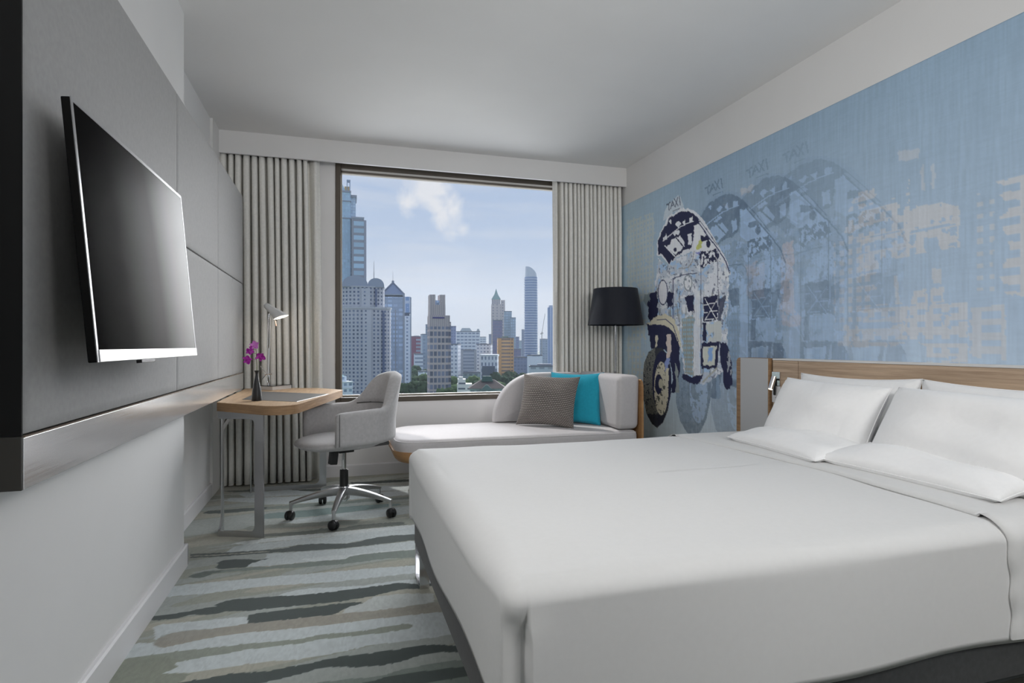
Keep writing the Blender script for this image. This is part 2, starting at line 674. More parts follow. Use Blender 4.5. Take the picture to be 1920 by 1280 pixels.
# ---- raster painting on vertex grids
def vnoise(x, y, seed=0):
    """smooth value noise, numpy"""
    x = np.asarray(x, dtype=np.float64)
    y = np.asarray(y, dtype=np.float64)
    xi, yi = np.floor(x).astype(np.int64), np.floor(y).astype(np.int64)
    xf, yf = x - xi, y - yi
    xf = xf * xf * (3 - 2 * xf)
    yf = yf * yf * (3 - 2 * yf)

    def h(a, b):
        n_ = (a * 374761393 + b * 668265263 + seed * 1442695041) & 0x7fffffff
        n_ = ((n_ ^ (n_ >> 13)) * 1274126177) & 0x7fffffff
        return ((n_ ^ (n_ >> 16)) & 0xffff) / 65535.0
    return (h(xi, yi) * (1 - xf) + h(xi + 1, yi) * xf) * (1 - yf) + (h(xi, yi + 1) * (1 - xf) + h(xi + 1, yi + 1) * xf) * yf


def fbm(x, y, seed=0, oct=4):
    s, a, t = 0, 0.5, 0
    for k in range(oct):
        s = s + a * vnoise(x * 2 ** k, y * 2 ** k, seed + k * 17)
        t += a
        a *= .5
    return s / t


class Canvas:
    def __init__(self, U, V, col):
        self.U, self.V = U, V
        self.c = np.ones(U.shape + (3,)) * np.array(col, dtype=float)

    def poly_mask(self, pts):
        pts = np.array(pts, dtype=float)
        U, V = self.U, self.V
        mask = np.zeros(U.shape, bool)
        x0, y0 = pts.min(0) - 1
        x1, y1 = pts.max(0) + 1
        idx = np.nonzero((U > x0) & (U < x1) & (V > y0) & (V < y1))
        if len(idx[0]) == 0:
            return mask
        u, v = U[idx], V[idx]
        ins = np.zeros(u.shape, bool)
        n = len(pts)
        for i in range(n):
            ax, ay = pts[i]
            bx, by = pts[(i + 1) % n]
            if ay == by:
                continue
            c_ = ((ay > v) != (by > v)) & (u < (bx - ax) * (v - ay) / (by - ay) + ax)
            ins ^= c_
        mask[idx] = ins
        return mask

    def ell(self, cx, cy, rx, ry):
        return ((self.U - cx) / rx) ** 2 + ((self.V - cy) / ry) ** 2 < 1

    def line(self, pts, w):
        m_ = np.zeros(self.U.shape, bool)
        for (ax, ay), (bx, by) in zip(pts[:-1], pts[1:]):
            dx, dy = bx - ax, by - ay
            L = dx * dx + dy * dy + 1e-9
            t = np.clip(((self.U - ax) * dx + (self.V - ay) * dy) / L, 0, 1)
            m_ |= (self.U - ax - t * dx) ** 2 + (self.V - ay - t * dy) ** 2 < (w / 2) ** 2
        return m_

    def fill(self, mask, col, a=1.0):
        if np.isscalar(a):
            a_ = np.where(mask, a, 0.0)[..., None]
        else:
            a_ = (mask * a)[..., None]
        self.c = self.c * (1 - a_) + np.array(col) * a_

    def poly(self, pts, col, a=1.0):
        self.fill(self.poly_mask(pts), col, a)


def painted_grid(name, P3, cols, material, thickness_dir=None, thick=0.01):
    """P3 (ny,nx,3) vertex positions, cols (ny,nx,3) linear colours -> mesh with colour attribute, with a back sheet"""
    ny, nx = P3.shape[:2]
    v = P3.reshape(-1, 3)
    i = np.arange(ny * nx).reshape(ny, nx)
    q = np.stack([i[:-1, :-1], i[:-1, 1:], i[1:, 1:], i[1:, :-1]], -1).reshape(-1, 4)
    me = bpy.data.meshes.new(name)
    nv = len(v)
    # rim and back, so the sheet has body
    if thickness_dir is not None:
        rim = np.concatenate([i[0, :], i[1:, -1], i[-1, -2::-1], i[-2:0:-1, 0]])
        back = v[rim] + np.array(thickness_dir) * thick
        v = np.concatenate([v, back])
        bi = nv + np.arange(len(rim))
        side = np.stack([rim, bi, np.roll(bi, -1), np.roll(rim, -1)], -1)
        q = np.concatenate([q, side])
    me.vertices.add(len(v))
    me.vertices.foreach_set('co', v.astype(np.float32).ravel())
    me.loops.add(q.size)
    me.loops.foreach_set('vertex_index', q.astype(np.int32).ravel())
    me.polygons.add(len(q))
    me.polygons.foreach_set('loop_start', np.arange(0, q.size, 4, dtype=np.int32))
    me.polygons.foreach_set('loop_total', np.full(len(q), 4, dtype=np.int32))
    me.update(calc_edges=True)
    me.validate()
    ca = me.color_attributes.new('paint', 'FLOAT_COLOR', 'POINT')
    c4 = np.ones((len(v), 4), dtype=np.float32)
    c4[:nv, :3] = cols.reshape(-1, 3)
    if len(v) > nv:
        c4[nv:, :3] = 0.4
    ca.data.foreach_set('color', c4.ravel())
    me.materials.append(material)
    o = bpy.data.objects.new(name, me)
    C.objects.link(o)
    BASE[o.name] = Vector((0, 0, 0))
    return o


def struct(name, bm, m_, parent=None):
    o = obj(name, bm, m_, parent, smooth=False)
    if parent is None:
        o['kind'] = 'structure'
    return o

# ================================================================== THE ROOM
XR, XL1, XL2, YB, ZC = 2.545, -0.715, -0.865, 5.03, 2.70     # right wall, near left wall, recessed left wall, window wall, ceiling
YF = -2.6                                                    # wall behind the camera
PILLAR_Y = 3.205

# ------------------------------------------------------------------ carpet
cs = 0.006
xs = np.arange(XL2 - 0.01, 1.05, cs)
ys = np.arange(0.95, YB + 0.02, cs)
GX, GY = np.meshgrid(xs, ys)
px, py = to_px(GX, GY, 0 * GX)
jit = (vnoise(GX * 70, GY * 70, 3) - .5)
jit2 = (vnoise(GX * 70, GY * 70, 9) - .5)
sc_ = FPX / (GX * SN + GY * CS) * 0.0045
cv = Canvas(px + jit * sc_ * 1.2, py + jit2 * sc_ * .7, lin(140, 143, 132))
K = 1.0
BEIGE, PALE, LGT, DRK, MID, BRN, OLV, TEAL = lin(156, 155, 142), lin(180, 188, 189), lin(194, 200, 200), lin(50, 62, 60), lin(112, 123, 116), lin(140, 136, 126), lin(122, 128, 115), lin(104, 124, 121)
# quiet woven bands everywhere first
bnd = fbm(GX * 0.9 + 3, GY * 9 - GX * 1.6, 5, 3)
cv.fill(bnd > 0.56, lin(150, 156, 152))
cv.fill(bnd < 0.42, BEIGE)
cv.fill((GY > 4.45) & (bnd > .5), lin(168, 172, 165))
tone = fbm(GX * 2.5, GY * 2.5, 21, 3)
# brush strokes of the carpet pattern, far to near
S = [
 (DRK, [(415,920),(457,919),(490,913.5),(513,911.5),(547,908),(575,908),(560,912),(520,917),(487,921),(440,922.5)], .8),
 (DRK, [(656,904),(695,902.5),(730,900),(760,898.5),(800,898),(800,901),(758,903),(720,905),(687,907),(660,907)], 1),
 (DRK, [(539,921),(547,917.5),(594,916),(625,914),(640,915),(594,920),(560,922.5),(547,922.5)], .9),
 (PALE, [(448,926.7),(455,924),(500,921),(540,918),(600,922),(660,918),(720,911),(790,908),(790,918),(720,920),(640,925),(560,928),(500,931),(460,932)], 1),
 (PALE, [(411.7,938),(425,936.5),(432,933),(480,932.5),(560,930),(640,926),(720,921),(800,918),(800,926),(720,931),(660,936),(600,941),(540,945),(490,946),(480,942),(440,940.5)], 1),
 (MID, [(380,961.7),(390,957.5),(430,955),(473,951.7),(520,948),(562,944.8),(600,942),(640.6,939.5),(700,934.7),(764,931.6),(800,929),(800,933),(764,935.5),(703,939.4),(650,944),(600,948),(540,953),(500,955),(423,961.9),(390,962.8)], 1),
 (DRK, [(380,961.7),(390,957.5),(430,955),(473,951.7),(500,950),(500,954),(423,961.9),(390,962.8)], .85),
 (TEAL, [(486.7,966.7),(506.7,961.7),(556.7,957.5),(600,953.4),(656,948.8),(710,945),(750,944),(752,946.4),(703,953.4),(660,959),(640.6,961),(590,967),(546.9,970.6),(500,972),(488,972)], 1),
 (PALE, [(640,962),(700,956),(760,949),(800,946),(800,958),(740,966),(690,972),(664,974),(600,979),(560,981),(520,980),(560,973)], .75),
 (BRN, [(456.7,990.8),(470,985.8),(520,983),(560,980.8),(600,978),(640,975),(681,973),(670,978),(662.5,984.7),(640,987.8),(600,989.4),(560,990.5),(525,991.7),(500,992),(466.7,994)], 1),
 (MID, [(456.7,990.8),(470,985.8),(500,984),(562,980.5),(640,976.5),(678,974.5),(662.5,984.7),(630,984),(560,988),(500,990),(466.7,994)], .7),
 (DRK, [(484,1002),(520,999),(556.7,996.7),(596.9,992.5),(601,990),(621.9,991),(643.8,989.4),(664,984.7),(695,982.3),(726.6,979.2),(748,978),(759.4,979.2),(757,981),(764.8,983),(735,985.5),(703,988.6),(660,993),(609.4,998.8),(556,1003),(500,1006),(484,1008)], .75),
 (LGT, [(435,1019),(456.7,1014.5),(500,1009),(560,1003),(609,999),(703,990),(766,984),(800,982),(800,992),(768,991),(700,998),(650,1003),(600,1006),(560,1010),(500,1016),(460,1021)], .9),
 (PALE, [(423,1036),(440,1024),(460,1020),(500,1017),(560,1010),(609,1006),(650,1003),(703,996),(768,989),(800,988),(800,1003),(734,1004),(687,1010.5),(650,1018),(603,1018),(562,1021),(500,1030),(470,1033)], .9),
 (DRK, [(355.8,1038),(423,1035.5),(490,1031.2),(530,1028),(562.5,1021.4),(580,1019.5),(603,1019),(650,1019),(668,1016),(687.5,1011),(710,1006.5),(734,1003.4),(770,1001.7),(820,1000),(820,1011),(771,1012.8),(710,1020),(650,1026.9),(580,1032),(500,1036.6),(423,1042.5),(355.8,1045.8)], .9),
 (BEIGE, [(355,1042),(423,1038.5),(490,1033.6),(520,1031.6),(490,1035.2),(423,1039.7),(355,1043.2)], .9),
 (PALE, [(500,1038),(580,1033),(650,1028),(710,1021),(771,1014),(820,1012),(820,1027),(776.6,1028),(720,1034),(679.7,1037.8),(658,1044),(646.9,1048),(578,1053),(500,1061),(461.7,1063),(466,1058),(480,1051),(492,1047),(500,1044)], .95),
 (LGT, [(565,1048),(600,1043),(650,1040),(700,1035),(776,1027.6),(820,1026),(820,1029),(776.6,1031),(720,1036),(679.7,1039.8),(658,1045),(646.9,1048),(600,1051),(575,1052)], .8),
 (MID, [(351.7,1081.7),(360,1076.7),(386.7,1070),(420,1068),(456.7,1064.6),(500,1062),(578,1053.4),(646.9,1048),(656,1043.3),(679.7,1038.6),(730,1034),(776.6,1030),(830,1027),(830,1043),(781,1044.6),(740,1046),(703,1049.5),(640.6,1057.3),(562.5,1063.6),(490,1067.3),(431.7,1071.7),(398.3,1075),(390,1079),(380,1082.5),(366.7,1083.2)], 1),
 (DRK, [(351.7,1081.7),(360,1076.7),(386.7,1070.5),(420,1068.5),(412,1072),(398.3,1075),(390,1079),(380,1082.5),(366.7,1083.2)], .5),
 (DRK, [(404,1063),(410,1057.5),(407,1055.5),(413,1052),(420,1050),(434,1048.4),(448,1048),(481.7,1049),(503,1047.3),(486,1051),(473,1055),(466,1059),(461.7,1063),(440,1064.5),(411.7,1066.7)], 1),
 (PALE, [(300,1102),(326.4,1098.6),(360,1094),(407.6,1089.7),(500,1082),(560,1076.8),(638.5,1069.9),(700,1065),(781,1059.5),(830,1056),(830,1070),(777,1073.9),(710,1081.5),(638.5,1089.7),(560,1094.5),(500,1098.6),(476.9,1100.6),(430,1107),(378,1113.4),(306.7,1119.4),(290,1121)], 1),
 (PALE, [(515.8,1117.4),(545,1108),(579,1102.5),(620,1101),(678,1097.6),(730,1090),(777,1085.7),(800,1087),(830,1086),(830,1092),(791,1095),(757,1093.7),(700,1099),(660,1105),(618.7,1110.5),(560,1117)], 1),
 (DRK, [(287.9,1155),(320,1151),(358,1145),(385,1139),(405.6,1136),(403,1133.5),(409.6,1130.3),(425,1125.5),(441,1123),(500,1118.4),(560,1115.4),(618.7,1109.5),(660,1104),(727.6,1095.6),(745,1093),(757,1092.7),(775,1094),(793,1096.6),(802.8,1093.6),(840,1090),(840,1095),(804.8,1098.6),(791,1103.5),(770,1103.5),(747.4,1105.5),(698,1117.4),(638.5,1127.3),(560,1135),(500,1140.5),(467,1145),(423.4,1146),(408,1150),(393.7,1152),(358,1152),(343,1155.5),(326.4,1160),(283,1163),(270,1160)], 1),
 (PALE, [(287.9,1176.8),(295,1172),(306.7,1169.8),(330,1167),(358,1164.9),(410,1160),(463,1155.5),(470,1160),(464,1167.9),(430,1174),(397.7,1178.7),(360,1180),(322.5,1186.7),(303,1192),(290.8,1200.5),(289,1187)], 1),
 (PALE, [(700,1118),(760,1112),(812,1112),(815,1128),(760,1137),(698,1145),(660,1148),(642.5,1149),(648,1140),(665,1134),(680,1131)], .7),
 (DRK, [(463,1157),(468,1152.5),(476.9,1150),(500.6,1147),(540,1142),(579,1138),(632.5,1132),(676,1127.6),(680,1130.3),(668,1134),(652.4,1138),(641,1143),(634.6,1148),(624,1152),(610.8,1154),(575,1156.5),(539.6,1161),(500,1165),(480,1167.5),(465,1167.9)], 1),
 (BRN, [(642.5,1150),(698,1145),(760,1137),(814.7,1129.3),(850,1125),(850,1146),(824.6,1147),(767,1153),(678,1163),(599,1172.8),(640,1160)], .75),
 (PALE, [(225,1208),(253,1206.5),(286.9,1203.5),(291,1211.4),(306.7,1213.4),(338,1207.4),(375,1199),(417.5,1191.6),(460,1186),(500,1182.7),(599,1172.8),(678,1163),(767,1153),(824.6,1147),(870,1143),(870,1185),(842.4,1190.6),(796.9,1196.6),(745,1203),(698,1208.4),(665,1216),(638.5,1222.3),(559.4,1236),(500,1240),(476.9,1243),(420,1251),(358,1260.5),(306.7,1262),(318,1256),(334,1250),(326.4,1244),(340,1238),(300,1228),(239.4,1235),(215,1238)], 1),
 (BRN, [(286.9,1206.5),(291,1201),(298.7,1196.6),(322.5,1186.7),(360,1181),(397.7,1178.7),(464,1168.5),(540,1161.5),(575,1157),(610,1155),(642.5,1150),(698,1146),(640,1164),(599,1172.8),(500,1182.7),(460,1186),(417.5,1191.6),(375,1199),(338,1207.4),(306.7,1213.4),(290.8,1211.4)], .85),
 (OLV, [(180,1300),(205,1262),(237.4,1234),(318.5,1222.3),(417.5,1211.4),(500,1203),(560,1198.5),(599,1189.6),(640,1186),(678,1182.7),(720,1175),(757,1169.2),(770,1170),(776,1172.8),(770,1177),(757,1179.7),(720,1186),(678,1190.6),(599,1198.5),(560,1206),(500,1213),(457,1218.3),(410,1227),(358,1236),(335,1240),(326.4,1244),(334,1250),(318,1256),(306.7,1262),(358,1262),(330,1285),(310,1310),(180,1310)], .9),
 (DRK, [(300,1290),(334,1279.7),(389.8,1270.8),(437,1261.9),(470,1260),(506.5,1257),(560,1247),(585,1242),(638.5,1230),(698,1224.3),(750,1216),(796.9,1208.4),(825,1208),(850.3,1209.4),(890,1206),(890,1220),(854,1222.3),(830,1222),(806.7,1224.3),(780,1230),(757,1238),(735,1244),(707.8,1248),(668.2,1251),(635,1250),(604.9,1252),(587,1256),(569,1261.9),(535,1270),(500,1277.7),(460,1284),(380,1310),(280,1310)], 1),
 (MID, [(595,1278.7),(658,1271.8),(690,1270),(717.7,1265.8),(740,1259),(757,1254),(810,1244),(864,1236),(900,1232),(900,1340),(560,1340)], 1),
 (DRK, [(640,1290),(690,1278),(737.5,1265.8),(775,1260),(816.6,1255),(868,1250),(900,1248),(900,1262),(872,1268),(830,1275),(797,1280),(760,1295),(640,1320)], .9),
]
for col_, pts, a_ in S:
    cv.fill(cv.poly_mask(pts), col_, a_)
cols = cv.c * (0.93 + 0.14 * tone)[..., None]
cols *= (0.90 + 0.2 * vnoise(GX * 160, GY * 60, 31))[..., None]
P3 = np.stack([GX, GY, 0 * GX], -1)
M['carpet'] = attr_mat('patterned_carpet_pile', 0.95, 420, 0.6, 0.25, 0.16)
fl = painted_grid('floor', P3, np.clip(cols * 1.22, 0, 1), M['carpet'], (0, 0, -1), 0.03)
fl['kind'] = 'structure'
# the rest of the carpet, beneath the bed and behind the camera
m = mat('plain_carpet_continuation', lin(120, 124, 116), 0.95, spec=0.1)
nt = m.node_tree
c_ = ramp(nt, noise(m, coords(m, (0.8, 9, 1), rot=(0, 0, 0.15)), 1.0, 3), [(0.40, lin(70, 80, 76)), (0.44, lin(120, 122, 114)), (0.55, lin(125, 128, 122)), (0.58, lin(150, 158, 158))], 'CONSTANT')
nt.links.new(c_, P_(m).inputs['Base Color'])
bm = bmesh.new()
box(bm, 1.044, XR + .02, 0.945, YB + .02, -0.03, 0)
box(bm, XL2 - .02, XR + .02, YF - .02, 0.945, -0.03, 0)
struct('floor_rest', bm, m)
bpy.data.objects['floor_rest'].name = 'floor.001'

# ------------------------------------------------------------------ walls and ceiling
WX0, WX1, WZ0, WZ1 = -0.01, 2.30, 0.605, 2.573            # window opening
bm = bmesh.new()
box(bm, XL2 - .2, WX0, YB, YB + .25, 0, ZC)
box(bm, WX1, XR + .2, YB, YB + .25, 0, ZC)
box(bm, WX0, WX1, YB, YB + .25, 0, WZ0)
box(bm, WX0, WX1, YB, YB + .25, WZ1, ZC)
struct('wall_back', bm, plaster('wall_paint_bounce_lit', (0.80, 0.79, 0.787)))  # lighter than the other walls: bounced daylight put into the colour
bm = bmesh.new()
box(bm, XL1 - .35, XL1, YF, PILLAR_Y, 0, ZC)
box(bm, XL2 - .2, XL2, PILLAR_Y, YB + .02, 0, ZC)
box(bm, XL2 - .01, XL2 + .018, 4.62, YB, 0, ZC)
struct('wall_left', bm, M['wall'])
bm = bmesh.new()
box(bm, XR + .0045, XR + .2, YF, YB + .02, 0, ZC)
box(bm, XR, XR + .004, YF, YB, 2.3685, ZC)
struct('wall_right', bm, M['wall'])
bm = bmesh.new()
box(bm, XL1 - .2, XR + .2, YF - .2, YF, 0, ZC)
struct('wall_front', bm, M['wall'])
bm = bmesh.new()
box(bm, XL2 - .2, XR + .2, YF - .2, YB + .25, ZC, ZC + .15)
struct('ceiling', bm, M['ceiling'])
# dropped curtain pelmet with its white lower edge
bm = bmesh.new()
box(bm, XL2, XR, 4.85, 4.868, 2.537, ZC)
struct('trim_1', bm, M['wall'])
bm = bmesh.new()
box(bm, XL2, XR, 4.848, 4.872, 2.530, 2.537, .002)
struct('trim_2', bm, M['skirting'])
# skirting boards
bm = bmesh.new()
prism(bm, [(XL1, 0), (XL1 + .016, 0), (XL1 + .016, .10), (XL1 + .011, .108), (XL1, .108)], 'y', YF, PILLAR_Y + .016)
box(bm, XL1 - .15, XL1 + .016, PILLAR_Y, PILLAR_Y + .016, 0, .108, .004)
prism(bm, [(XL2, 0), (XL2 + .016, 0), (XL2 + .016, .092), (XL2 + .011, .10), (XL2, .10)], 'y', PILLAR_Y + .016, YB)
struct('baseboard_left', bm, M['skirting'])
bm = bmesh.new()
prism(bm, [(YB, 0), (YB - .016, 0), (YB - .016, .088), (YB - .011, .096), (YB, .096)], 'x', XL2 + .016, XR)
struct('baseboard_back', bm, M['skirting'])
# window: bronze frame and a single big pane
bm = bmesh.new()
fw = 0.042
for (a, b, c_, d) in ((WX0, WX0 + fw, WZ0, WZ1), (WX1 - fw, WX1, WZ0, WZ1), (WX0 + fw, WX1 - fw, WZ1 - fw, WZ1), (WX0 + fw, WX1 - fw, WZ0, WZ0 + fw)):
    box(bm, a, b, YB - .012, YB + .14, c_, d, .003)
w = obj('window_1', bm, M['bronze'], smooth=False)
w['kind'] = 'structure'
bm = bmesh.new()
box(bm, WX0 + fw, WX1 - fw, YB + .095, YB + .101, WZ0 + fw, WZ1 - fw)
obj('pane', bm, M['glass'], w, smooth=False)
bm = bmesh.new()
for (a, b, c_, d) in ((WX0 + fw, WX0 + fw + .012, WZ0 + fw, WZ1 - fw), (WX1 - fw - .012, WX1 - fw, WZ0 + fw, WZ1 - fw), (WX0 + fw, WX1 - fw, WZ1 - fw - .014, WZ1 - fw), (WX0 + fw, WX1 - fw, WZ0 + fw, WZ0 + fw + .014)):
    box(bm, a, b, YB + .075, YB + .12, c_, d, .002)
obj('glazing_bead', bm, mat('bead_lighter_bronze', (0.30, 0.27, 0.23), .4, .3), w, smooth=False)

# ------------------------------------------------------------------ mural wallpaper on the right wall
ms = 0.0062
my = np.arange(1.38, YB, ms)
mz = np.arange(0.0, 2.3685, ms)
mz[-1] = 2.3685
MY, MZ = np.meshgrid(my, mz)
ux, uy = to_px(XR + 0 * MY, MY, MZ)
h_ = np.clip(MZ / 2.37, 0, 1)[..., None]
A0, A1, A2, A3 = np.array(lin(212, 218, 220)), np.array(lin(178, 196, 210)), np.array(lin(158, 182, 206)), np.array(lin(128, 156, 180))
base = np.where(h_ < .25, A0 + (A1 - A0) * h_ / .25, np.where(h_ < .5, A1 + (A2 - A1) * (h_ - .25) / .25, A2 + (A3 - A2) * (h_ - .5) / .5))
# paler and greener near the window end, deeper blue towards the bed end
wend = np.clip((MY - 3.6) / 1.3, 0, 1)[..., None]
base = base * (1 - .55 * wend) + np.array(lin(176, 204, 216)) * .55 * wend
cv = Canvas(ux, uy, (0, 0, 0))
cv.c = base.copy()
n_fine = fbm(MY * 38, MZ * 38, 41, 3)
n_mid = fbm(MY * 9, MZ * 9, 43, 4)
STONE = lin(196, 192, 190)
STONE_W = lin(205, 200, 178)
n_ed = (fbm(MY * 30, MZ * 30, 47, 2) - .5)


def cells(cy, cz, fy, fz, oy=0, oz=0, slope=0.0):
    a = (MY / cy + oy) % 1
    b = ((MZ + slope * MY) / cz + oz) % 1
    return (a < fy) & (b < fz)


def R3(pts):   # region [1560,250,1920,690], scale 2.908
    return [(1560 + x / 2.908, 250 + y / 2.908) for x, y in pts]


cvj = Canvas(ux + n_ed * 8, uy + n_ed * 6, (0, 0, 0))
n_line = (vnoise(MY * 4, MZ * 60, 91) < .72)
blk = cvj.poly_mask(R3([(135,330),(435,240),(420,300),(430,400),(590,375),(695,400),(695,620),(590,630),(580,560),(500,570),(510,650),(330,680),(250,690),(250,860),(150,850),(150,570),(70,580),(75,460),(100,370)]))
win = cells(.062, .066, .46, .5, slope=-.02)
cv.fill(blk & ~(win & (n_mid > .42)) & (n_mid < .66) & n_line & (n_fine < .70), STONE, .58)
blk = cvj.poly_mask(R3([(445,860),(520,845),(525,1000),(545,840),(610,830),(610,930),(740,915),(740,1260),(510,1260),(510,1160),(420,1120),(300,1180),(30,1160),(30,1050),(160,1040),(170,930),(430,920)]))
win = cells(.075, .058, .5, .42, .3)
cv.fill(blk & ~(win & (ux > 1700) | win & (ux < 1700) & (n_mid > .47)) & n_line & (n_fine < .72), STONE, .56)
m_ = cvj.poly_mask(R3([(10,600),(60,560),(230,560),(210,1000),(170,1040),(10,1030)]))
cv.fill(m_ & cells(.052, .050, .55, .55, 0, 0), STONE, .55)
m_ = cvj.poly_mask(R3([(780,330),(885,330),(880,860),(775,860)]))
cv.fill(m_ & cells(.045, .050, .5, .38), STONE, .45)
m_ = cvj.poly_mask(R3([(890,262),(1060,225),(1060,300),(1060,885),(950,880),(915,780),(975,640),(915,460),(960,400),(915,335),(960,300)]))
cv.fill(m_ & (cells(9, .066, 1, .55, slope=-.04) | (ux > 1560 + 1030 / 2.908)), STONE, .6)
m_ = cvj.poly_mask(R3([(748,945),(945,935),(950,1240),(748,1245)]))
cv.fill(m_ & (cells(9, .058, 1, .5) | cells(.11, .058, .35, 1)) & (n_mid < .62), STONE, .5)
m_ = cvj.poly_mask(R3([(540,160),(560,160),(558,300),(542,300)])) | cvj.poly_mask(R3([(488,165),(502,165),(508,310),(490,310)])) | cvj.poly_mask(R3([(365,95),(480,80),(480,140),(360,150)]))
cv.fill(m_, STONE, .35)
m_ = cvj.poly_mask(R3([(340,780),(362,780),(362,930),(345,930)])) | cvj.poly_mask(R3([(545,740),(600,735),(600,820),(550,820)]))
cv.fill(m_, STONE, .5)
# city blocks towards the window and pale towers between the ghosts
m_ = cvj.poly_mask([(1176,412),(1226,398),(1226,560),(1176,575)])
cv.fill(m_ & ~cells(.055, .045, .42, .5) & (n_mid < .62), STONE_W, .34)
m_ = cvj.poly_mask([(1176,600),(1214,598),(1208,690),(1206,800),(1176,800)])
cv.fill(m_ & ~cells(.07, .055, .5, .5) & (n_mid < .62), STONE_W, .36)
m_ = cvj.poly_mask([(1468,455),(1488,450),(1489,580),(1500,590),(1500,610),(1462,612),(1462,560)])
cv.fill(m_ & (n_fine < .7), lin(205, 188, 186), .6)
m_ = cvj.poly_mask([(1398,498),(1432,480),(1434,560),(1402,562)])
cv.fill(m_ & (n_mid < .6), lin(205, 190, 188), .55)
m_ = cvj.poly_mask([(1350,375),(1410,345),(1420,350),(1416,372),(1390,380),(1360,390)])
cv.fill(m_ & (n_mid < .55), STONE, .45)

NAVY, NAVY2 = np.array(lin(40, 44, 78)), np.array(lin(58, 66, 104))
WHT = np.array(lin(216, 219, 226))
CRM = np.array(lin(206, 200, 176))
BLU = np.array(lin(120, 165, 220))


def taxi(dY, alpha, ghost):
    """one passing three-wheeler; ghosts are shifted towards the bed and fade into blue"""
    U, V = to_px(XR + 0 * MY, MY + dY, MZ)
    t = Canvas(U + n_ed * 5 * (1 if not ghost else .6), V + n_ed * 5, (0, 0, 0))
    L = Canvas(U, V, (0, 0, 0))
    lay = np.zeros(MY.shape + (3,))
    al = np.zeros(MY.shape)

    def put(mask, col, a=1.0):
        nonlocal lay, al
        lay[mask] = lay[mask] * (1 - a) + np.array(col) * a if a < 1 else np.array(col)
        al[mask] = np.maximum(al[mask], a)
    nf, nm = fbm((MY + dY) * 55, MZ * 55, 61, 3), fbm((MY + dY) * 14, MZ * 20, 67, 4)
    nv_ = fbm((MY + dY) * 60, MZ * 9, 71, 3)
    if not ghost:
        put(L.poly_mask([(1243,414),(1246,396),(1252,385),(1271,366),(1276,369),(1282,387),(1276,391),(1262,398),(1250,410)]), lin(196, 208, 218), .9)
    # lettering on the roof sign, four characters climbing to the right
    for sx in ((0, 0),):
        lw = 1.9
        TX = [[(1250,384),(1257,379)], [(1253.5,382),(1254.5,394)],
              [(1257,392),(1261,377),(1265,387)], [(1258.5,386),(1264,383)],
              [(1264.5,373),(1271.5,386)], [(1270.5,370),(1266,388)],
              [(1273.5,368),(1275.5,384)], [(1262,396),(1269,392.5),(1276,391)]]
        for seg_ in TX:
            put(L.line(seg_, lw), lin(70, 78, 104), .85 if not ghost else 1)
    # pale outline of the round canopy
    canopy = [(1232,480),(1232,458),(1237,436),(1247,416),(1261,400),(1276,391),(1290,390),(1305,397),(1320,413),(1333,435),(1348,462),(1364,490),(1369,514),(1362,520),(1346,490),(1316,502),(1296,470),(1264,486),(1254,496),(1240,480)]
    put(t.poly_mask(canopy), WHT, .95 if not ghost else .5)
    put(t.poly_mask([(1234,478),(1235,452),(1243,430),(1256,410),(1271,398),(1288,394),(1301,401),(1313,416),(1308,424),(1302,430),(1300,455),(1296,462),(1280,472),(1262,485),(1254,495),(1248,485),(1240,475)]), NAVY)
    for q in ([(1250,463),(1262,449),(1275,441),(1284,455),(1281,463),(1265,477)], [(1266,420),(1272,414),(1277,418),(1270,425)], [(1278,416),(1284,410),(1284,422)],
              [(1292,409),(1298,405),(1299,415),(1292,417)], [(1262,438),(1272,431),(1276,434),(1265,443)], [(1289,440),(1297,436),(1298,455),(1291,460)], [(1243,447),(1250,438),(1250,445),(1245,452)], [(1255,416),(1259,412),(1258,420)]):
        put(t.poly_mask(q), WHT)
    put(L.line([(1243,452),(1262,436),(1277,424),(1300,414)], 1.6), WHT)
    put(L.line([(1247,461),(1265,480)], 2.4), WHT)
    put(L.line([(1268,446),(1282,463)], 2.2), NAVY)
    put(L.ell(1266, 468, 3, 4), NAVY)
    put(t.poly_mask([(1302,424),(1312,419),(1330,446),(1346,468),(1312,475),(1302,466)]), WHT)
    if not ghost:
        put(t.poly_mask([(1308,450),(1316,448),(1316,465),(1306,468)]), lin(190, 196, 96))
        put(t.poly_mask([(1304,472),(1314,470),(1314,480),(1305,483)]), lin(120, 130, 200))
    put(t.poly_mask([(1314,442),(1326,441),(1330,448),(1314,452)]), NAVY)
    put(L.ell(1328, 457, 4, 7), NAVY)
    put(t.poly_mask([(1312,474),(1346,466),(1350,488),(1332,492),(1315,503),(1312,490)]), NAVY)
    put(t.poly_mask([(1312,474),(1346,466),(1350,488),(1332,492),(1315,503),(1312,490)]) & (nf > .56), WHT)
    put(L.line([(1310,418),(1330,446),(1347,468),(1361,490),(1368,512)], 2.0), NAVY2)
    put(L.line([(1305,405),(1325,430),(1345,460)], 1.2), NAVY2)
    # body
    body = [(1232,500),(1235,484),(1240,490),(1252,498),(1264,487),(1296,472),(1312,478),(1314,504),(1332,494),(1348,489),(1360,495),(1368,515),(1366,560),(1362,600),(1364,640),(1362,690),(1348,702),(1330,716),(1318,721),(1296,712),(1283,704),(1276,650),(1262,632),(1244,622),(1226,606),(1220,590),(1226,545)]
    bmk = t.poly_mask(body)
    put(bmk, lin(190, 200, 214) if not ghost else lin(150, 176, 204), .92 if not ghost else .45)
    put(bmk & (nm > .64), lin(150, 190, 226) if not ghost else lin(140, 168, 200), .8)
    put(bmk & (nm < .47), WHT, .9)
    put(bmk & (nv_ > .66) & (V > 540), lin(120, 122, 118) if not ghost else lin(120, 145, 175), .7)
    put(bmk & (nf > .70), NAVY2, .75)
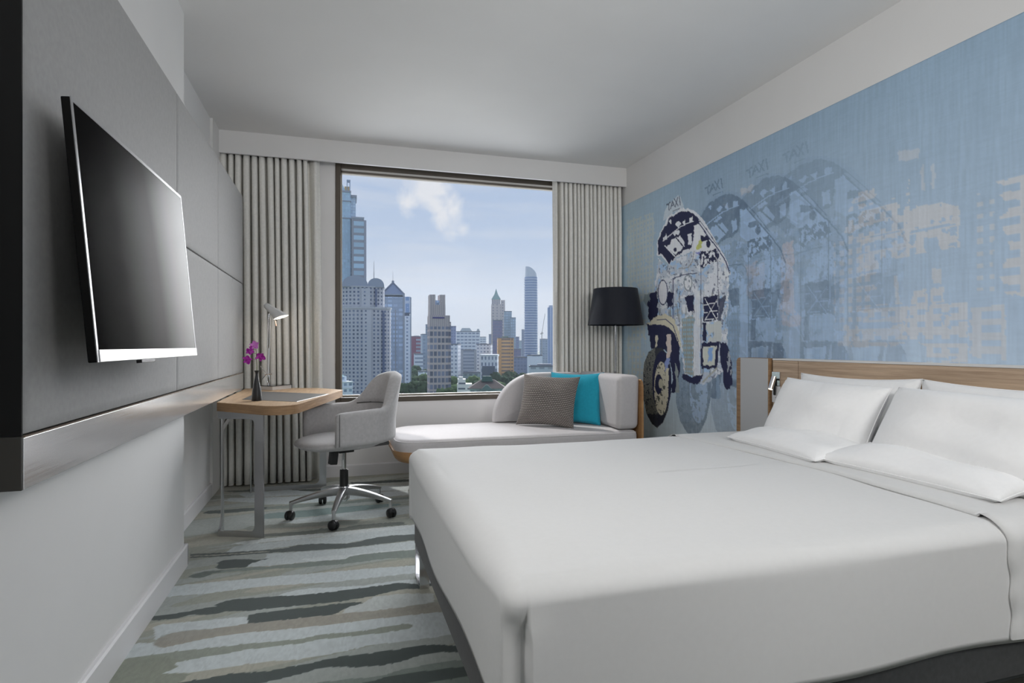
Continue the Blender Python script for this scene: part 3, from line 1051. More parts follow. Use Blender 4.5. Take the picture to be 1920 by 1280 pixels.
    low = t.poly_mask([(1278,600),(1300,590),(1300,705),(1284,700)])
    put(low, lin(150, 152, 140), .85)
    put(low & cells(.028, .035, .45, .5), lin(130, 180, 205))
    put(t.poly_mask([(1302,545),(1313,545),(1313,706),(1300,704)]), WHT, .8)
    put(L.line([(1262,522),(1285,514),(1306,512)], 1.6), NAVY2)
    put(L.line([(1262,522),(1262,600)], 1.1), NAVY2)
    put(L.line([(1314,478),(1314,700)], 1.0), NAVY2)
    put(L.line([(1346,468),(1347,640)], 1.0), NAVY2)
    put(L.line([(1272,503),(1290,502),(1298,490),(1302,470)], 1.4), lin(150, 150, 150))
    # lamps, mirror and lattice
    put(t.poly_mask([(1214,553),(1232,546),(1233,590),(1218,606),(1215,592)]), NAVY)
    put(t.poly_mask([(1210,552),(1219,549),(1219,560),(1213,576),(1208,566)]), lin(140, 160, 170), .8)
    put(t.poly_mask([(1251,548),(1262,546),(1261,570),(1252,580)]), NAVY)
    put(L.ell(1243, 548, 9.5, 24), NAVY2)
    put(L.ell(1243, 548, 8, 22), lin(212, 214, 222))
    put(L.ell(1290, 530, 8.5, 16), lin(120, 130, 140), .7)
    put(L.ell(1290, 530, 6.5, 13) & (nf < .6), WHT)
    put(t.poly_mask([(1284,556),(1300,551),(1301,582),(1290,584)]), NAVY)
    put(t.poly_mask([(1319,557),(1346,552),(1346,600),(1319,603)]), NAVY)
    for seg_ in ([(1320,572),(1345,566)], [(1320,586),(1345,582)], [(1322,560),(1344,600)], [(1344,562),(1322,600)], [(1320,600),(1346,596)]):
        put(L.line(seg_, 1.4 if not ghost else 1.0), WHT if not ghost else lin(140, 165, 195))
    put(t.poly_mask([(1348,560),(1361,554),(1352,604),(1348,606)]), NAVY, .9)
    # mudguard, fork, front wheel
    put(t.poly_mask([(1213,609),(1220,598),(1232,591),(1250,589),(1264,598),(1272,618),(1278,642),(1276,652),(1262,626),(1246,613),(1230,608)]), CRM)
    put(L.line([(1232,600),(1248,598),(1262,610),(1272,640)], 1.5), NAVY2)
    put(t.poly_mask([(1213,608),(1232,608),(1252,612),(1264,624),(1274,650),(1275,692),(1270,736),(1257,735),(1262,700),(1250,660),(1246,655),(1230,652),(1222,656),(1219,640)]), NAVY)
    put(t.poly_mask([(1230,630),(1234,628),(1233,648),(1228,652)]), CRM)
    whl = L.poly_mask([(1206,700),(1208,680),(1216,660),(1228,651),(1242,653),(1254,668),(1259,700),(1258,735),(1252,770),(1243,792),(1232,802),(1222,794),(1212,775),(1206,745)])
    put(whl, lin(60, 64, 72))
    tread = whl & (U < 1231 + (V - 725) * .04)
    put(tread & (np.sin(V * 2.2 + U * .6) > -.1) & (nf > .35), lin(150, 152, 140), .85)
    put(whl & (V > 776), lin(40, 44, 62), .9)
    put(L.ell(1241, 716, 18, 58), NAVY)
    put(L.ell(1240, 728, 13.5, 50), CRM)
    put(L.ell(1240, 728, 13.5, 50) & (nf > .62), lin(90, 92, 80))
    put(L.ell(1235, 720, 7, 19), NAVY)
    put(L.ell(1239, 719, 4, 9), lin(190, 186, 160))
    put(t.poly_mask([(1250,628),(1259,626),(1257,668),(1249,672)]), lin(206, 192, 184))
    put(t.poly_mask([(1249,670),(1256,670),(1252,690),(1247,698),(1246,680)]), lin(130, 150, 205))
    put(t.poly_mask([(1250,690),(1254,690),(1250,735),(1245,740)]), CRM)
    put(t.poly_mask([(1266,680),(1270,690),(1274,736),(1267,737)]), lin(150, 160, 160), .9)
    # engine box, floor, rear wheel
    put(t.poly_mask([(1314,642),(1349,640),(1344,690),(1316,692)]), NAVY)
    put(t.poly_mask([(1318,650),(1344,648),(1340,685),(1319,686)]), lin(196, 200, 190))
    put(t.poly_mask([(1328,652),(1337,651),(1335,678),(1328,679)]), BLU)
    put(t.poly_mask([(1318,604),(1324,604),(1324,640),(1318,640)]), NAVY)
    put(t.poly_mask([(1324,606),(1352,602),(1352,640),(1326,640)]) & (nm < .62), lin(190, 196, 196))
    put(t.poly_mask([(1279,700),(1296,706),(1312,704),(1316,700),(1318,712),(1306,720),(1292,716),(1281,712)]), NAVY)
    put(L.line([(1318,716),(1344,690)], 3), lin(170, 172, 165))
    put(t.poly_mask([(1350,642),(1361,642),(1367,656),(1372,690),(1373,718),(1368,730),(1361,730),(1357,718),(1354,690),(1350,676)]), NAVY)
    put(t.poly_mask([(1362,656),(1368,658),(1372,690),(1371,702),(1364,702)]) & (nf > .45), lin(170, 178, 186), .8)
    # fade into the wall
    if ghost:
        tint = np.array(lin(104, 136, 170))
        lum = lay.mean(-1, keepdims=True)
        lay = tint * (.55 + 1.0 * lum / .6) * .9 + .12 * lay
        lay = lay * (1, 1, 1.0)
    a = (al * alpha)[..., None]
    if ghost:
        a = a * (0.75 + 0.5 * n_fine[..., None])
    cv.c = cv.c * (1 - np.clip(a, 0, 1)) + lay * np.clip(a, 0, 1)


Yw = lambda x: XR / math.tan(YAW + math.atan((x - 960) / FPX))
taxi(Yw(1232) - Yw(1435), .26, True)
taxi(Yw(1232) - Yw(1372), .40, True)
taxi(Yw(1232) - Yw(1300), .66, True)
taxi(0.0, 1.0, False)
# woven ground showing through
cloth = 0.55 * vnoise(MY * 155, MZ * 9, 81) + 0.25 * vnoise(MY * 16, MZ * 155, 83) + .2 * vnoise(MY * 160, MZ * 160, 89)
cv.c *= (0.89 + 0.22 * cloth)[..., None]
cv.c *= (0.95 + 0.10 * fbm(MY * 2.2, MZ * 2.2, 85, 3))[..., None]
_l = cv.c.mean(-1, keepdims=True)
cv.c = cv.c * .80 + _l * .20
M['mural'] = attr_mat('printed_textile_wallpaper', 0.75, 900, 0.12, 0.0, 0.0, 0.25)
P3 = np.stack([XR + 0 * MY, MY, MZ], -1)
mu = painted_grid('wallpaper_mural', P3, np.clip(cv.c * 1.36, 0, 1), M['mural'], (1, 0, 0), 0.003)
tag(mu, 'blue printed wall mural of a three-wheeled taxi fading before city blocks', 'mural')
recenter(mu, (XR, 3.2, 0))
bm = bmesh.new()
box(bm, XR, XR + .004, YF, 1.375, 0, 2.3685)
struct('wall_right', bm, mat('plain_blue_wallpaper', lin(140, 170, 196), .8))


# ================================================================== CURTAINS
def curtain(name, x0, x1, yc, z0, z1, nf, amp, lead, label, flare=0.0, seed=1, lead_side='right'):
    """pinch pleated cloth: omega shaped folds, one wide flat leading edge"""
    rnd = random.Random(seed)
    n = nf * 22
    ph = [rnd.uniform(-.5, .5) for _ in range(nf + 2)]
    wid = [rnd.uniform(.8, 1.2) for _ in range(nf + 2)]
    cum = np.concatenate([[0], np.cumsum(wid[:nf])])
    cum = cum / cum[-1]
    bm = bmesh.new()
    zs = list(np.linspace(z0, z1, 26))
    rows = []
    for z in zs:
        t = (z - z0) / (z1 - z0)
        row = []
        X0 = x0 - (flare * (1 - t) if lead_side == 'left' else 0)
        X1 = x1 + (flare * (1 - t) ** .6 if lead_side == 'right' else 0)
        fx0, fx1 = (X0, X1 - lead) if lead_side == 'right' else (X0 + lead, X1)
        for k in range(n + 1):
            f_ = k / 22
            i = min(int(f_), nf - 1)
            fr_ = f_ - i
            cell = (cum[i + 1] - cum[i]) * (fx1 - fx0)
            xc = fx0 + (cum[i] + (cum[i + 1] - cum[i]) * fr_) * (fx1 - fx0)
            a = 2 * PI * fr_
            dx = cell * (.13 * math.sin(2 * a) - .08 * math.sin(a))
            am = amp * (1 + .25 * ph[i] * math.sin(3.1 * t + i)) * (0.75 + .25 * min(1, (1 - t) * 6))
            ca_ = math.cos(a)
            dy = am * (math.copysign(abs(ca_) ** .75, ca_))
            dx += .22 * cell * math.sin(2.2 * t * PI * .5 + ph[i] * 6) * ph[i] * (1 if 0 < k < n else 0)
            row.append((xc + dx, yc + dy, z))
        m_ = 14
        lead_pts = []
        for k in range(1, m_ + 1):
            q = k / m_
            wob = .012 * math.sin(q * 5 + t * 3) + .006 * math.sin(q * 11 - t * 9)
            if lead_side == 'right':
                lead_pts.append((fx1 + lead * q, yc + amp * (1 - q) ** 2 - .028 * math.sin(PI * q) + wob, z))
            else:
                lead_pts.append((fx0 - lead * q, yc + amp * (1 - q) ** 2 - .028 * math.sin(PI * q) + wob, z))
        if lead_side == 'right':
            row = row + lead_pts
        else:
            row = lead_pts[::-1] + row
        rows.append(row)
    vv = [[bm.verts.new(p) for p in r] for r in rows]
    for a, b in zip(vv[:-1], vv[1:]):
        for i in range(len(a) - 1):
            bm.faces.new((a[i], a[i + 1], b[i + 1], b[i]))
    o = obj(name, bm, M['curtain'], angle=80)
    md = o.modifiers.new('thick', 'SOLIDIFY')
    md.thickness = .002
    md.offset = 0
    tag(o, label, 'curtain', 'pleated curtains beside the window')
    recenter(o, ((x0 + x1) / 2, yc, z0))
    # stitched hem as a part
    h = bmesh.new()
    r0 = rows[0]
    pts = [(p[0], p[1], z0 + .004) for p in r0]
    tube(h, pts, .003, 5)
    obj('hem', h, M['curtain'], o)
    return o


curtain('window_curtain', -.855, -.205 + .07, 4.945, .012, 2.60, 12, .064, .085, 'grey pleated curtain left of the window, hanging behind the desk', .035, 3, 'right')
curtain('window_curtain', 1.862, 2.53, 4.945, .012, 2.60, 15, .058, .06, 'grey pleated curtain right of the window, hanging behind the floor lamp', 0.0, 8, 'left')
# curtain track, hidden in the pelmet
bm = bmesh.new()
box(bm, XL2 + .03, XR - .03, 4.925, 4.965, 2.60, 2.625, .004)
box(bm, XL2 + .03, XR - .03, 4.935, 4.955, 2.625, 2.70)
tag(obj('curtain_track', bm, M['trim'], smooth=False), 'white curtain track fixed above the window curtains', 'curtain track')

# ================================================================== UPHOLSTERED WALL PANEL WITH STEEL RAIL
PX, PY0, PY1, PZ0, PZ1 = -0.655, 1.53, 4.665, 0.882, 2.165
wp = thing('upholstered_wall_panel', 'long dark grey upholstered wall panel behind the television', 'wall panel', (XL1, 2.9, 0.765))


def pad(y0, y1, z0, z1):
    bm = bmesh.new()
    g = .0022
    y0, y1, z0, z1 = y0 + g, y1 - g, z0 + g, z1 - g
    b = bmesh.new()
    r = .006
    rr = []
    for o_, x in ((0, PX - .035), (0, PX - .006), (.002, PX - .002), (.007, PX), (.03, PX + .0005)):
        rr.append([(x, p[0], p[1]) for p in rrect(y0 + o_, y1 - o_, z0 + o_, z1 - o_, max(r - o_, .001), 4)])
    rings(b, rr)
    merge(bm, b)
    return bm


for (a, b_, c_, d_) in ((PY0, 2.82, PZ0, PZ1), (2.82, 3.725, 1.527, PZ1), (2.82, 3.725, PZ0, 1.527), (3.725, PY1, 1.527, PZ1), (3.725, 4.22, PZ0, 1.527), (4.22, PY1, PZ0, 1.527)):
    obj('padded_panel', pad(a, b_, c_, d_), M['leather'], wp)
bm = bmesh.new()
box(bm, XL1 + .0005, PX - .035, PY0 + .012, PILLAR_Y - .002, .90, PZ1 - .01)
box(bm, XL2 + .019, PX - .035, PILLAR_Y + .004, PY1 - .01, .90, PZ1 - .01)
obj('backing_board', bm, M['black_matte'], wp, smooth=False)
bm = bmesh.new()
box(bm, XL1 + .0005, PX - .001, PY0 - .004, PY0 + .001, PZ0, PZ1 - .002)
box(bm, XL1 + .0005, PX - .033, PY0 + .001, PY0 + .012, PZ0, PZ1 - .002)
obj('return_face', bm, mat('return_shade_dark', (.012, .0125, .0125), .7, spec=.2), wp, smooth=False, label='end of the wall panel, coloured dark for shade')  # near-black colour stands for the shade on this camera-facing end
bm = bmesh.new()
box(bm, PX - .008, PX + .003, PY0 - .004, PY1, .765, PZ0 - .003, .0015)
box(bm, XL1 + .0005, PX - .008, PY0 - .004, PILLAR_Y, .765, .775)
box(bm, XL2 + .019, PX - .008, PILLAR_Y, PY1, .765, .775)
box(bm, XL1 + .0005, PX - .008, PY0 - .004, PILLAR_Y - .002, .86, PZ0 - .003)
bm2 = bmesh.new()
box(bm2, XL1 + .0005, PX + .001, PY0 - .010, PY0 - .004, .765, PZ0 - .001)
obj('rail_end', bm2, mat('rail_end_shade_dark', (.055, .052, .046), .45, spec=.3), wp, smooth=False, label='end of the rail, coloured dark for shade')  # darker than the steel rail: shade put into its colour
obj('steel_rail', bm, M['steel'], wp, smooth=False, label='brushed steel rail along the lower edge')
bm = bmesh.new()
box(bm, PX - .006, PX + .004, PY0, PY1, PZ0 - .0035, PZ0 - .0005)
obj('edge_trim', bm, mat('tan_edge_trim', lin(120, 104, 90), .6), wp, smooth=False)

# ================================================================== TELEVISION
tv0 = Vector((-0.530, 1.575, 1.0405))
sw, ti, TW, TH = 0.013, -0.089, 0.940, 0.6125
ta = Vector((math.sin(sw), math.cos(sw), 0))
tn0 = Vector((math.cos(sw), -math.sin(sw), 0))
tu = Vector((0, 0, 1)) * math.cos(ti) + tn0 * math.sin(ti)
tn = ta.cross(tu)
if tn.x < 0:
    tn = -tn
TVM = Matrix.Identity(4)
for i in range(3):
    TVM[i][0], TVM[i][1], TVM[i][2], TVM[i][3] = ta[i], tn[i], tu[i], tv0[i]
tv = thing('television', 'wide flat black television hanging on the upholstered wall panel', 'television', tuple(tv0 + ta * TW / 2))


def tvbox(specs, bev=0.0):
    bm = bmesh.new()
    for s_ in specs:
        box(bm, *s_, bev)
    bmesh.ops.transform(bm, matrix=TVM, verts=bm.verts)
    return bm


bz = .010
obj('housing', tvbox([(0, TW, -.020, -.0008, 0, TH)], .003), mat('black_tv_housing', (.006, .006, .006), .7, spec=.1), tv, smooth=False)
obj('bezel', tvbox([(0, TW, -.001, .001, TH - bz, TH), (0, bz, -.001, .001, .0, TH - bz), (TW - bz, TW, -.001, .001, 0, TH - bz)]), mat('dark_silver_bezel', (.30, .30, .31), .3, .8), tv, smooth=False)
obj('screen', tvbox([(bz, TW - bz, -.001, .0002, .030, TH - bz)]), M['screen'], tv, smooth=False)
obj('chin_strip', tvbox([(bz, TW - .001, -.001, .003, 0, .029)], .001), mat('bright_silver_strip', (.78, .78, .79), .3, .6), tv, smooth=False, label='bright silver strip below the screen')
obj('receiver', tvbox([(.30, .42, -.012, .002, -.010, -.001)], .001), M['black_plastic'], tv, smooth=False)
obj('rear_cover', tvbox([(.16, TW - .16, -.036, -.020, .06, TH - .16)], .006), M['black_plastic'], tv, smooth=False)
bm = bmesh.new()
box(bm, PX + .001, -.588, 1.88, 2.20, 1.20, 1.42, .003)
obj('wall_bracket', bm, M['black_plastic'], tv, smooth=False)

# ================================================================== DESK
DZ = .757
desk = thing('writing_desk', 'light oak writing desk on flat polished metal frames by the curtain', 'desk', (-.35, 4.05, 0))
outl = []


def arc_corner(p, a, b, r, n=6):
    """round the corner at p between neighbours a and b"""
    p, a, b = Vector(p), Vector(a), Vector(b)
    da, db = (a - p).normalized(), (b - p).normalized()
    ang = da.angle(db)
    d_ = r / math.tan(ang / 2)
    c0 = p + (da + db).normalized() * r / math.sin(ang / 2)
    s0, s1 = p + da * d_, p + db * d_
    v0, v1 = s0 - c0, s1 - c0
    a0, a1 = math.atan2(v0.y, v0.x), math.atan2(v1.y, v1.x)
    while a1 - a0 > PI: a1 -= 2 * PI
    while a1 - a0 < -PI: a1 += 2 * PI
    return [(c0.x + r * math.cos(a0 + (a1 - a0) * k / n), c0.y + r * math.sin(a0 + (a1 - a0) * k / n)) for k in range(n + 1)]


dc = [(-.651, 3.665), (-.245, 3.24), (.045, 4.43), (-.12, 4.66), (-.40, 4.765), (-.651, 4.765)]
dr = [.008, .11, .05, .10, .05, .008]
outl = []
for i in range(len(dc)):
    outl += arc_corner(dc[i], dc[i - 1], dc[(i + 1) % len(dc)], dr[i])
bm = bmesh.new()
prism(bm, outl, 'z', DZ - .003, DZ, 0)
obj('desktop_surface', bm, M['oak'], desk, smooth=False)
bm = bmesh.new()
prism(bm, outl, 'z', DZ - .050, DZ - .003, 0)
obj('desktop_edge', bm, M['oak_edge'], desk, angle=30, label='oak ply edge of the desktop')
# inlaid dark writing pad running over the long front edge
bm = bmesh.new()
pp = [(-.538, 3.80), (-.222, 3.56), (-.056, 4.06), (-.512, 4.43)]
prism(bm, pp, 'z', DZ - .001, DZ + .0012)
obj('writing_pad', bm, M['desk_pad'], desk, smooth=False, label='dark grey writing pad let into the desktop')
bm = bmesh.new()
tube(bm, [(-.219, 3.56, DZ), (-.053, 4.06, DZ)], .003, 6)
obj('pad_edge_highlight', bm, mat('pad_edge_grey', (.35, .35, .35), .5, .5), desk)  # light grey line puts a highlight along the pad's edge


def plate(bm, A, B, pts, t):
    """flat plate standing on the line A-B (plan); pts = (distance along, z)"""
    A, B = Vector((*A, 0)), Vector((*B, 0))
    d_ = (B - A).normalized()
    nrm = Vector((-d_.y, d_.x, 0))
    b = bmesh.new()
    lo = [b.verts.new(A + d_ * p[0] + Vector((0, 0, p[1])) - nrm * t / 2) for p in pts]
    hi = [b.verts.new(A + d_ * p[0] + Vector((0, 0, p[1])) + nrm * t / 2) for p in pts]
    b.faces.new(lo)
    b.faces.new(hi[::-1])
    n = len(pts)
    for i in range(n):
        b.faces.new((lo[i], lo[(i + 1) % n], hi[(i + 1) % n], hi[i]))
    merge(bm, b)


def fillet(cx, cz, r, a0, a1, n=6):
    return [(cx + r * math.cos(a0 + (a1 - a0) * k / n), cz + r * math.sin(a0 + (a1 - a0) * k / n)) for k in range(n + 1)]


def loop_plate(bm, A, B, w_leg, h_bot, h_top, ztop, r=.03):
    """C shaped frame cut from plate: foot bar, upright at B, top bar"""
    L = (Vector(B) - Vector(A)).length
    pts = [(0, 0), (L, 0), (L, ztop), (0, ztop), (0, ztop - h_top)]
    pts += fillet(L - w_leg - r, ztop - h_top - r, r, PI / 2, 0)
    pts += fillet(L - w_leg - r, h_bot + r, r, 0, -PI / 2)
    pts += [(0, h_bot)]
    plate(bm, A, B, pts, .010)


A1, B1 = Vector((-.640, 3.655)), Vector((-.392, 3.555))
bm = bmesh.new()
loop_plate(bm, A1, B1, .052, .032, .042, .707)
obj('leg', bm, M['satin'], desk, smooth=False)
bm = bmesh.new()
# narrow upright turned edge-on, foot swept towards it
tube_pts = [(-.640, 3.657), (-.648, 3.675), (-.640, 3.72), (-.630, 3.76)]
box(bm, -.640, -.631, 3.72, 3.775, .035, .707, .002)
plate(bm, (-.640, 3.655), (-.6355, 3.775), [(0, 0), (.12, 0), (.12, .10), (.075, .10), (.03, .032), (0, .032)], .009)
plate(bm, (-.640, 3.655), (-.6355, 3.775), [(0, .665), (.12, .665), (.12, .707), (0, .707)], .009)
obj('leg', bm, M['satin'], desk, smooth=False)
bm = bmesh.new()
A2, B2 = Vector((-.600, 4.70)), Vector((-.075, 4.68))
loop_plate(bm, A2, B2, .050, .030, .042, .707, .04)
obj('leg', bm, M['satin'], desk, smooth=False)
bm = bmesh.new()
box(bm, -.607, -.598, 4.655, 4.705, .0, .707, .002)
obj('leg', bm, M['satin'], desk, smooth=False)
bm = bmesh.new()
for p, q in (((-.636, 3.74, .60), (-.603, 4.10, .702)), ((-.603, 4.60, .60), (-.62, 4.30, .702))):
    d_ = (Vector(q) - Vector(p))
    L = d_.length
    b = bmesh.new()
    box(b, -.005, .005, 0, L, -.017, .017)
    mtx = d_.to_track_quat('Y', 'Z').to_matrix().to_4x4()
    mtx.translation = Vector(p)
    merge(bm, b, mtx)
box(bm, -.62, -.60, 3.70, 4.70, .69, .707)
obj('brace', bm, M['satin'], desk, smooth=False)

# ================================================================== VASE AND ORCHIDS
vx, vy = -.446, 3.70
vase = obj('vase', lathe(bmesh.new(), [(.0265, 0), (.0285, .004), (.0275, .03), (.0235, .065), (.0165, .10), (.0095, .135), (.0075, .152), (.0085, .162), (.0145, .176), (.0125, .176), (.006, .160), (.005, .15)], (vx, vy, DZ)), M['black_matte'], angle=50)
tag(vase, 'slender matt black bottle vase with flared lip standing on the desk', 'vase')
recenter(vase, (vx, vy, DZ))
orch = thing('orchid_sprig', 'magenta orchid sprig standing in the black desk vase', 'flower', (vx, vy, DZ + .17))
bm = bmesh.new()
stem = [(vx, vy, DZ + .165), (vx + .001, vy, DZ + .20), (vx - .002, vy, DZ + .26), (vx - .004, vy, DZ + .315), (vx - .001, vy, DZ + .345)]
tube(bm, stem, [.0022, .0022, .002, .0016, .001], 6)
obj('stem', bm, M['stem'], orch)


def P_at(x, y, Yv):
    d = pix_dir(x, y)
    t = Yv / d.y
    return Vector((d.x * t, Yv, CAM_H + d.z * t))


def flower(px_, py_, r, tilt, seed, m_):
    c0 = P_at(px_, py_, vy + random.uniform(-.012, .012))
    rnd = random.Random(seed)
    bm = bmesh.new()
    to = (Vector((0, 0, CAM_H)) - c0).normalized()
    to = (to + Vector((rnd.uniform(-.5, .5), 0, rnd.uniform(-.5, .3)))).normalized()
    q = to.to_track_quat('Z', 'Y').to_matrix().to_4x4()
    for k in range(5):
        a = tilt + 2 * PI * k / 5
        L = r * (1 if k % 2 else 1.12)
        wd = r * (.48 if k in (0, 2, 3) else .80)
        b = bmesh.new()
        nn, mm = 6, 4
        g = []
        for i in range(nn + 1):
            u = i / nn
            row = []
            for j in range(mm + 1):
                v = -1 + 2 * j / mm
                w_ = wd * math.sin(PI * min(1, u * .93 + .06)) ** .6
                row.append(b.verts.new((u * L, v * w_ / 1.6, r * (.35 * u * u + .12 * abs(v) * u))))
            g.append(row)
        for i in range(nn):
            for j in range(mm):
                b.faces.new((g[i][j], g[i + 1][j], g[i + 1][j + 1], g[i][j + 1]))
        bmesh.ops.transform(b, matrix=Matrix.Rotation(a, 4, 'Z'), verts=b.verts)
        merge(bm, b)
    # ruffled lip
    b = bmesh.new()
    bmesh.ops.create_icosphere(b, subdivisions=2, radius=r * .22)
    bmesh.ops.transform(b, matrix=Matrix.Translation((0, -r * .2, r * .2)) @ Matrix.Diagonal((1, 1.5, .8, 1)), verts=b.verts)
    merge(bm, b)
    q.translation = c0
    bmesh.ops.transform(bm, matrix=q, verts=bm.verts)
    o = obj('flower', bm, m_, orch)
    md = o.modifiers.new('thick', 'SOLIDIFY')
    md.thickness = .0008
    return c0


fl_pts = []
for (a, b_, r_, t_, s_, mm_) in ((478, 647, .026, .5, 1, M['petal_pale']), (467, 659, .023, 1.1, 2, M['petal']), (464, 674, .026, .1, 3, M['petal']), (489, 668, .028, .9, 4, M['petal']), (471, 652, .014, .3, 6, M['petal'])):
    fl_pts.append(flower(a, b_, r_, t_, s_, mm_))
bm = bmesh.new()
for p in fl_pts:
    zs_ = max(min(p.z - .012, DZ + .335), DZ + .24)
    tube(bm, [(vx - .003, vy, zs_), ((vx + p.x) / 2, (vy + p.y) / 2, zs_ + .004), tuple(p)], .0012, 5)
obj('twig', bm, M['stem'], orch)

# ================================================================== DESK LAMP
lx, ly = -.470, 4.56
dl = thing('desk_lamp', 'chrome sprung-arm desk lamp with a lit cone shade on the desk', 'desk lamp', (lx, ly, DZ))
bm = bmesh.new()
cb = Vector((-.435, 4.635, 0))
b = bmesh.new()
box(b, -.065, .065, -.10, .10, 0, .027, .0015)
merge(bm, b, Matrix.Translation((cb.x, cb.y, DZ + .0005)) @ Matrix.Rotation(-.62, 4, 'Z'))
obj('base', bm, mat('white_mirror_box', (.78, .77, .76), .2, .55), dl, smooth=False)
bm = bmesh.new()
b = bmesh.new()
box(b, -.069, .069, -.104, .104, .0275, .0315, .001)
merge(bm, b, Matrix.Translation((cb.x, cb.y, DZ + .0005)) @ Matrix.Rotation(-.62, 4, 'Z'))
obj('base_top', bm, mat('black_glass_top', (.01, .01, .012), .1), dl, smooth=False)
lyl = 4.60
pt = lambda x, y: P_at(x, y, lyl)
j0, j1, j2 = pt(503, 723), pt(502.5, 701), pt(504.5, 593)
j0.z = DZ + .032
bm = bmesh.new()
for s_ in (-.006, .006):
    tube(bm, [j0 + Vector((s_ * .2, 0, 0)), j0.lerp(j1, .5) + Vector((s_ * 1.6, 0, 0)), j1 + Vector((s_ * .4, 0, 0))], .0026, 8)
tube(bm, [j0, j0 + Vector((0, 0, .02))], .008, 12)
obj('lower_arm', bm, M['chrome'], dl)
bm = bmesh.new()
for s_ in (-.006, .006):
    tube(bm, [j1 + Vector((s_, 0, 0)), j2 + Vector((s_, 0, 0))], .0026, 8)
tube(bm, [j1 + Vector((0, -.004, .0)), j1.lerp(j2, .45) + Vector((0, -.004, 0))], .0052, 10)
obj('upper_arm', bm, mat('bright_lamp_arm', (.82, .81, .80), .2, .7), dl)
bm = bmesh.new()
tube(bm, [pt(496, 702), pt(510, 700.5)], .0045, 10)
tube(bm, [pt(488, 686), pt(497, 697), pt(502, 701)], .0022, 6)
tube(bm, [pt(491, 711), pt(498, 702.5)], .0032, 6)
obj('pivot', bm, M['chrome'], dl)
bm = bmesh.new()
tube(bm, [pt(503.5, 597), pt(504.5, 588)], .0085, 12)
tube(bm, [pt(504.5, 592), pt(507, 584)], .004, 10)
obj('swivel', bm, M['chrome'], dl)
# cone shade: closed rounded end up left, wide mouth turned down to the right
h0, h1 = pt(501, 574), pt(528, 594)
h1 = h1 + Vector((0, -.035, -.004))
ax = (h1 - h0)
q = ax.normalized().to_track_quat('Z', 'Y').to_matrix().to_4x4()
q.translation = h0
Lh = ax.length
prof_o = [(.002, -.022), (.014, -.019), (.021, -.008), (.0235, .005), (.028, Lh * .35), (.037, Lh * .7), (.046, Lh)]
bm = bmesh.new()
lathe(bm, prof_o + [(.0445, Lh)] + [(r_ - .002, z_) for r_, z_ in prof_o[::-1][1:-1]], n=32, cap0=True, cap1=True)
# the mouth is cut on the slant, so that it faces down


def slant(bm_):
    up_l = (q.to_3x3().inverted() @ Vector((0, 0, 1)))
    for v in bm_.verts:
        t = max(0, v.co.z / Lh)
        rad = v.co.x * up_l.x + v.co.y * up_l.y
        v.co.z += rad * .85 * t * t


slant(bm)
bmesh.ops.transform(bm, matrix=q, verts=bm.verts)
obj('lamp_shade', bm, mat('brushed_lamp_shade', (.78, .78, .78), .35, .45), dl, label='satin metal cone shade')
bm = bmesh.new()
lathe(bm, [(.001, Lh * .90), (.0412, Lh * .90), (.0412, Lh * .90 + .002), (.001, Lh * .90 + .002)], n=28)
slant(bm)
bmesh.ops.transform(bm, matrix=q, verts=bm.verts)
obj('reflector', bm, M['glow'], dl, label='glowing inside of the lamp shade')
bm = bmesh.new()
tube(bm, [pt(516, 601), pt(518, 611)], .0045, 8)
obj('handle', bm, mat('pinkish_handle', lin(200, 170, 155), .4), dl)
ld = bpy.data.lights.new('desk_lamp_bulb', 'POINT')
ld.energy, ld.shadow_soft_size, ld.color = 0.5, .012, (1, .9, .75)
lo = bpy.data.objects.new('desk_lamp_bulb', ld)
C.objects.link(lo)
lo.location = h1 + ax.normalized() * .02

# ================================================================== SWIVEL CHAIR
ccx, ccy = .045, 3.905
cdir = math.atan2(-.393, -.921)
chair = thing('swivel_chair', 'grey upholstered swivel armchair on a five-star chrome base at the desk', 'office chair', (ccx, ccy, 0), cdir)
MF = M['chair_fabric']


def lobj(name, bm, m_, **k):
    return obj(name, bm, m_, chair, local=True, **k)


# seat: a thin lens, front edge sharper
bm = bmesh.new()
rr = []
for k, (f_, z) in enumerate([(.30, .430), (.60, .434), (.80, .443), (.93, .455), (.99, .468), (1.0, .476), (.985, .484), (.93, .494), (.82, .503), (.60, .509), (.30, .511)]):
    ring = []
    for a in range(48):
        t = 2 * PI * a / 48
        c_, s_ = math.cos(t), math.sin(t)
        e = 2.35
        x = math.copysign(abs(c_) ** (2 / e), c_) * .275
        y = math.copysign(abs(s_) ** (2 / e), s_) * .262
        if x > 0:
            x *= 1.06
        dz = -.012 * max(0, (x / .29)) ** 3
        ring.append((x * f_ + .005, y * f_, z + dz * f_))
    rr.append(ring)
rings(bm, rr)
lobj('seat', bm, MF, angle=60)
# wrap-around shell: arms and tall back from one padded band
NS, NT = 72, 26


def shell_mid(s):
    """plan curve of the shell, s in [-1,1]; returns x,y and outward normal"""
    # straight arms (0.30 long) then a semicircular back
    R_ = .262
    arm = .20
    back = PI * R_
    tot = 2 * arm + back
    d = (s + 1) / 2 * tot
    if d < arm:
        return Vector((arm - d - .035, -R_, 0)), Vector((0, -1, 0))
    if d < arm + back:
        a = (d - arm) / R_
        return Vector((-.035 - R_ * math.sin(a), -R_ * math.cos(a), 0)), Vector((-math.sin(a), -math.cos(a), 0))
    return Vector((d - arm - back - .035, R_, 0)), Vector((0, 1, 0))


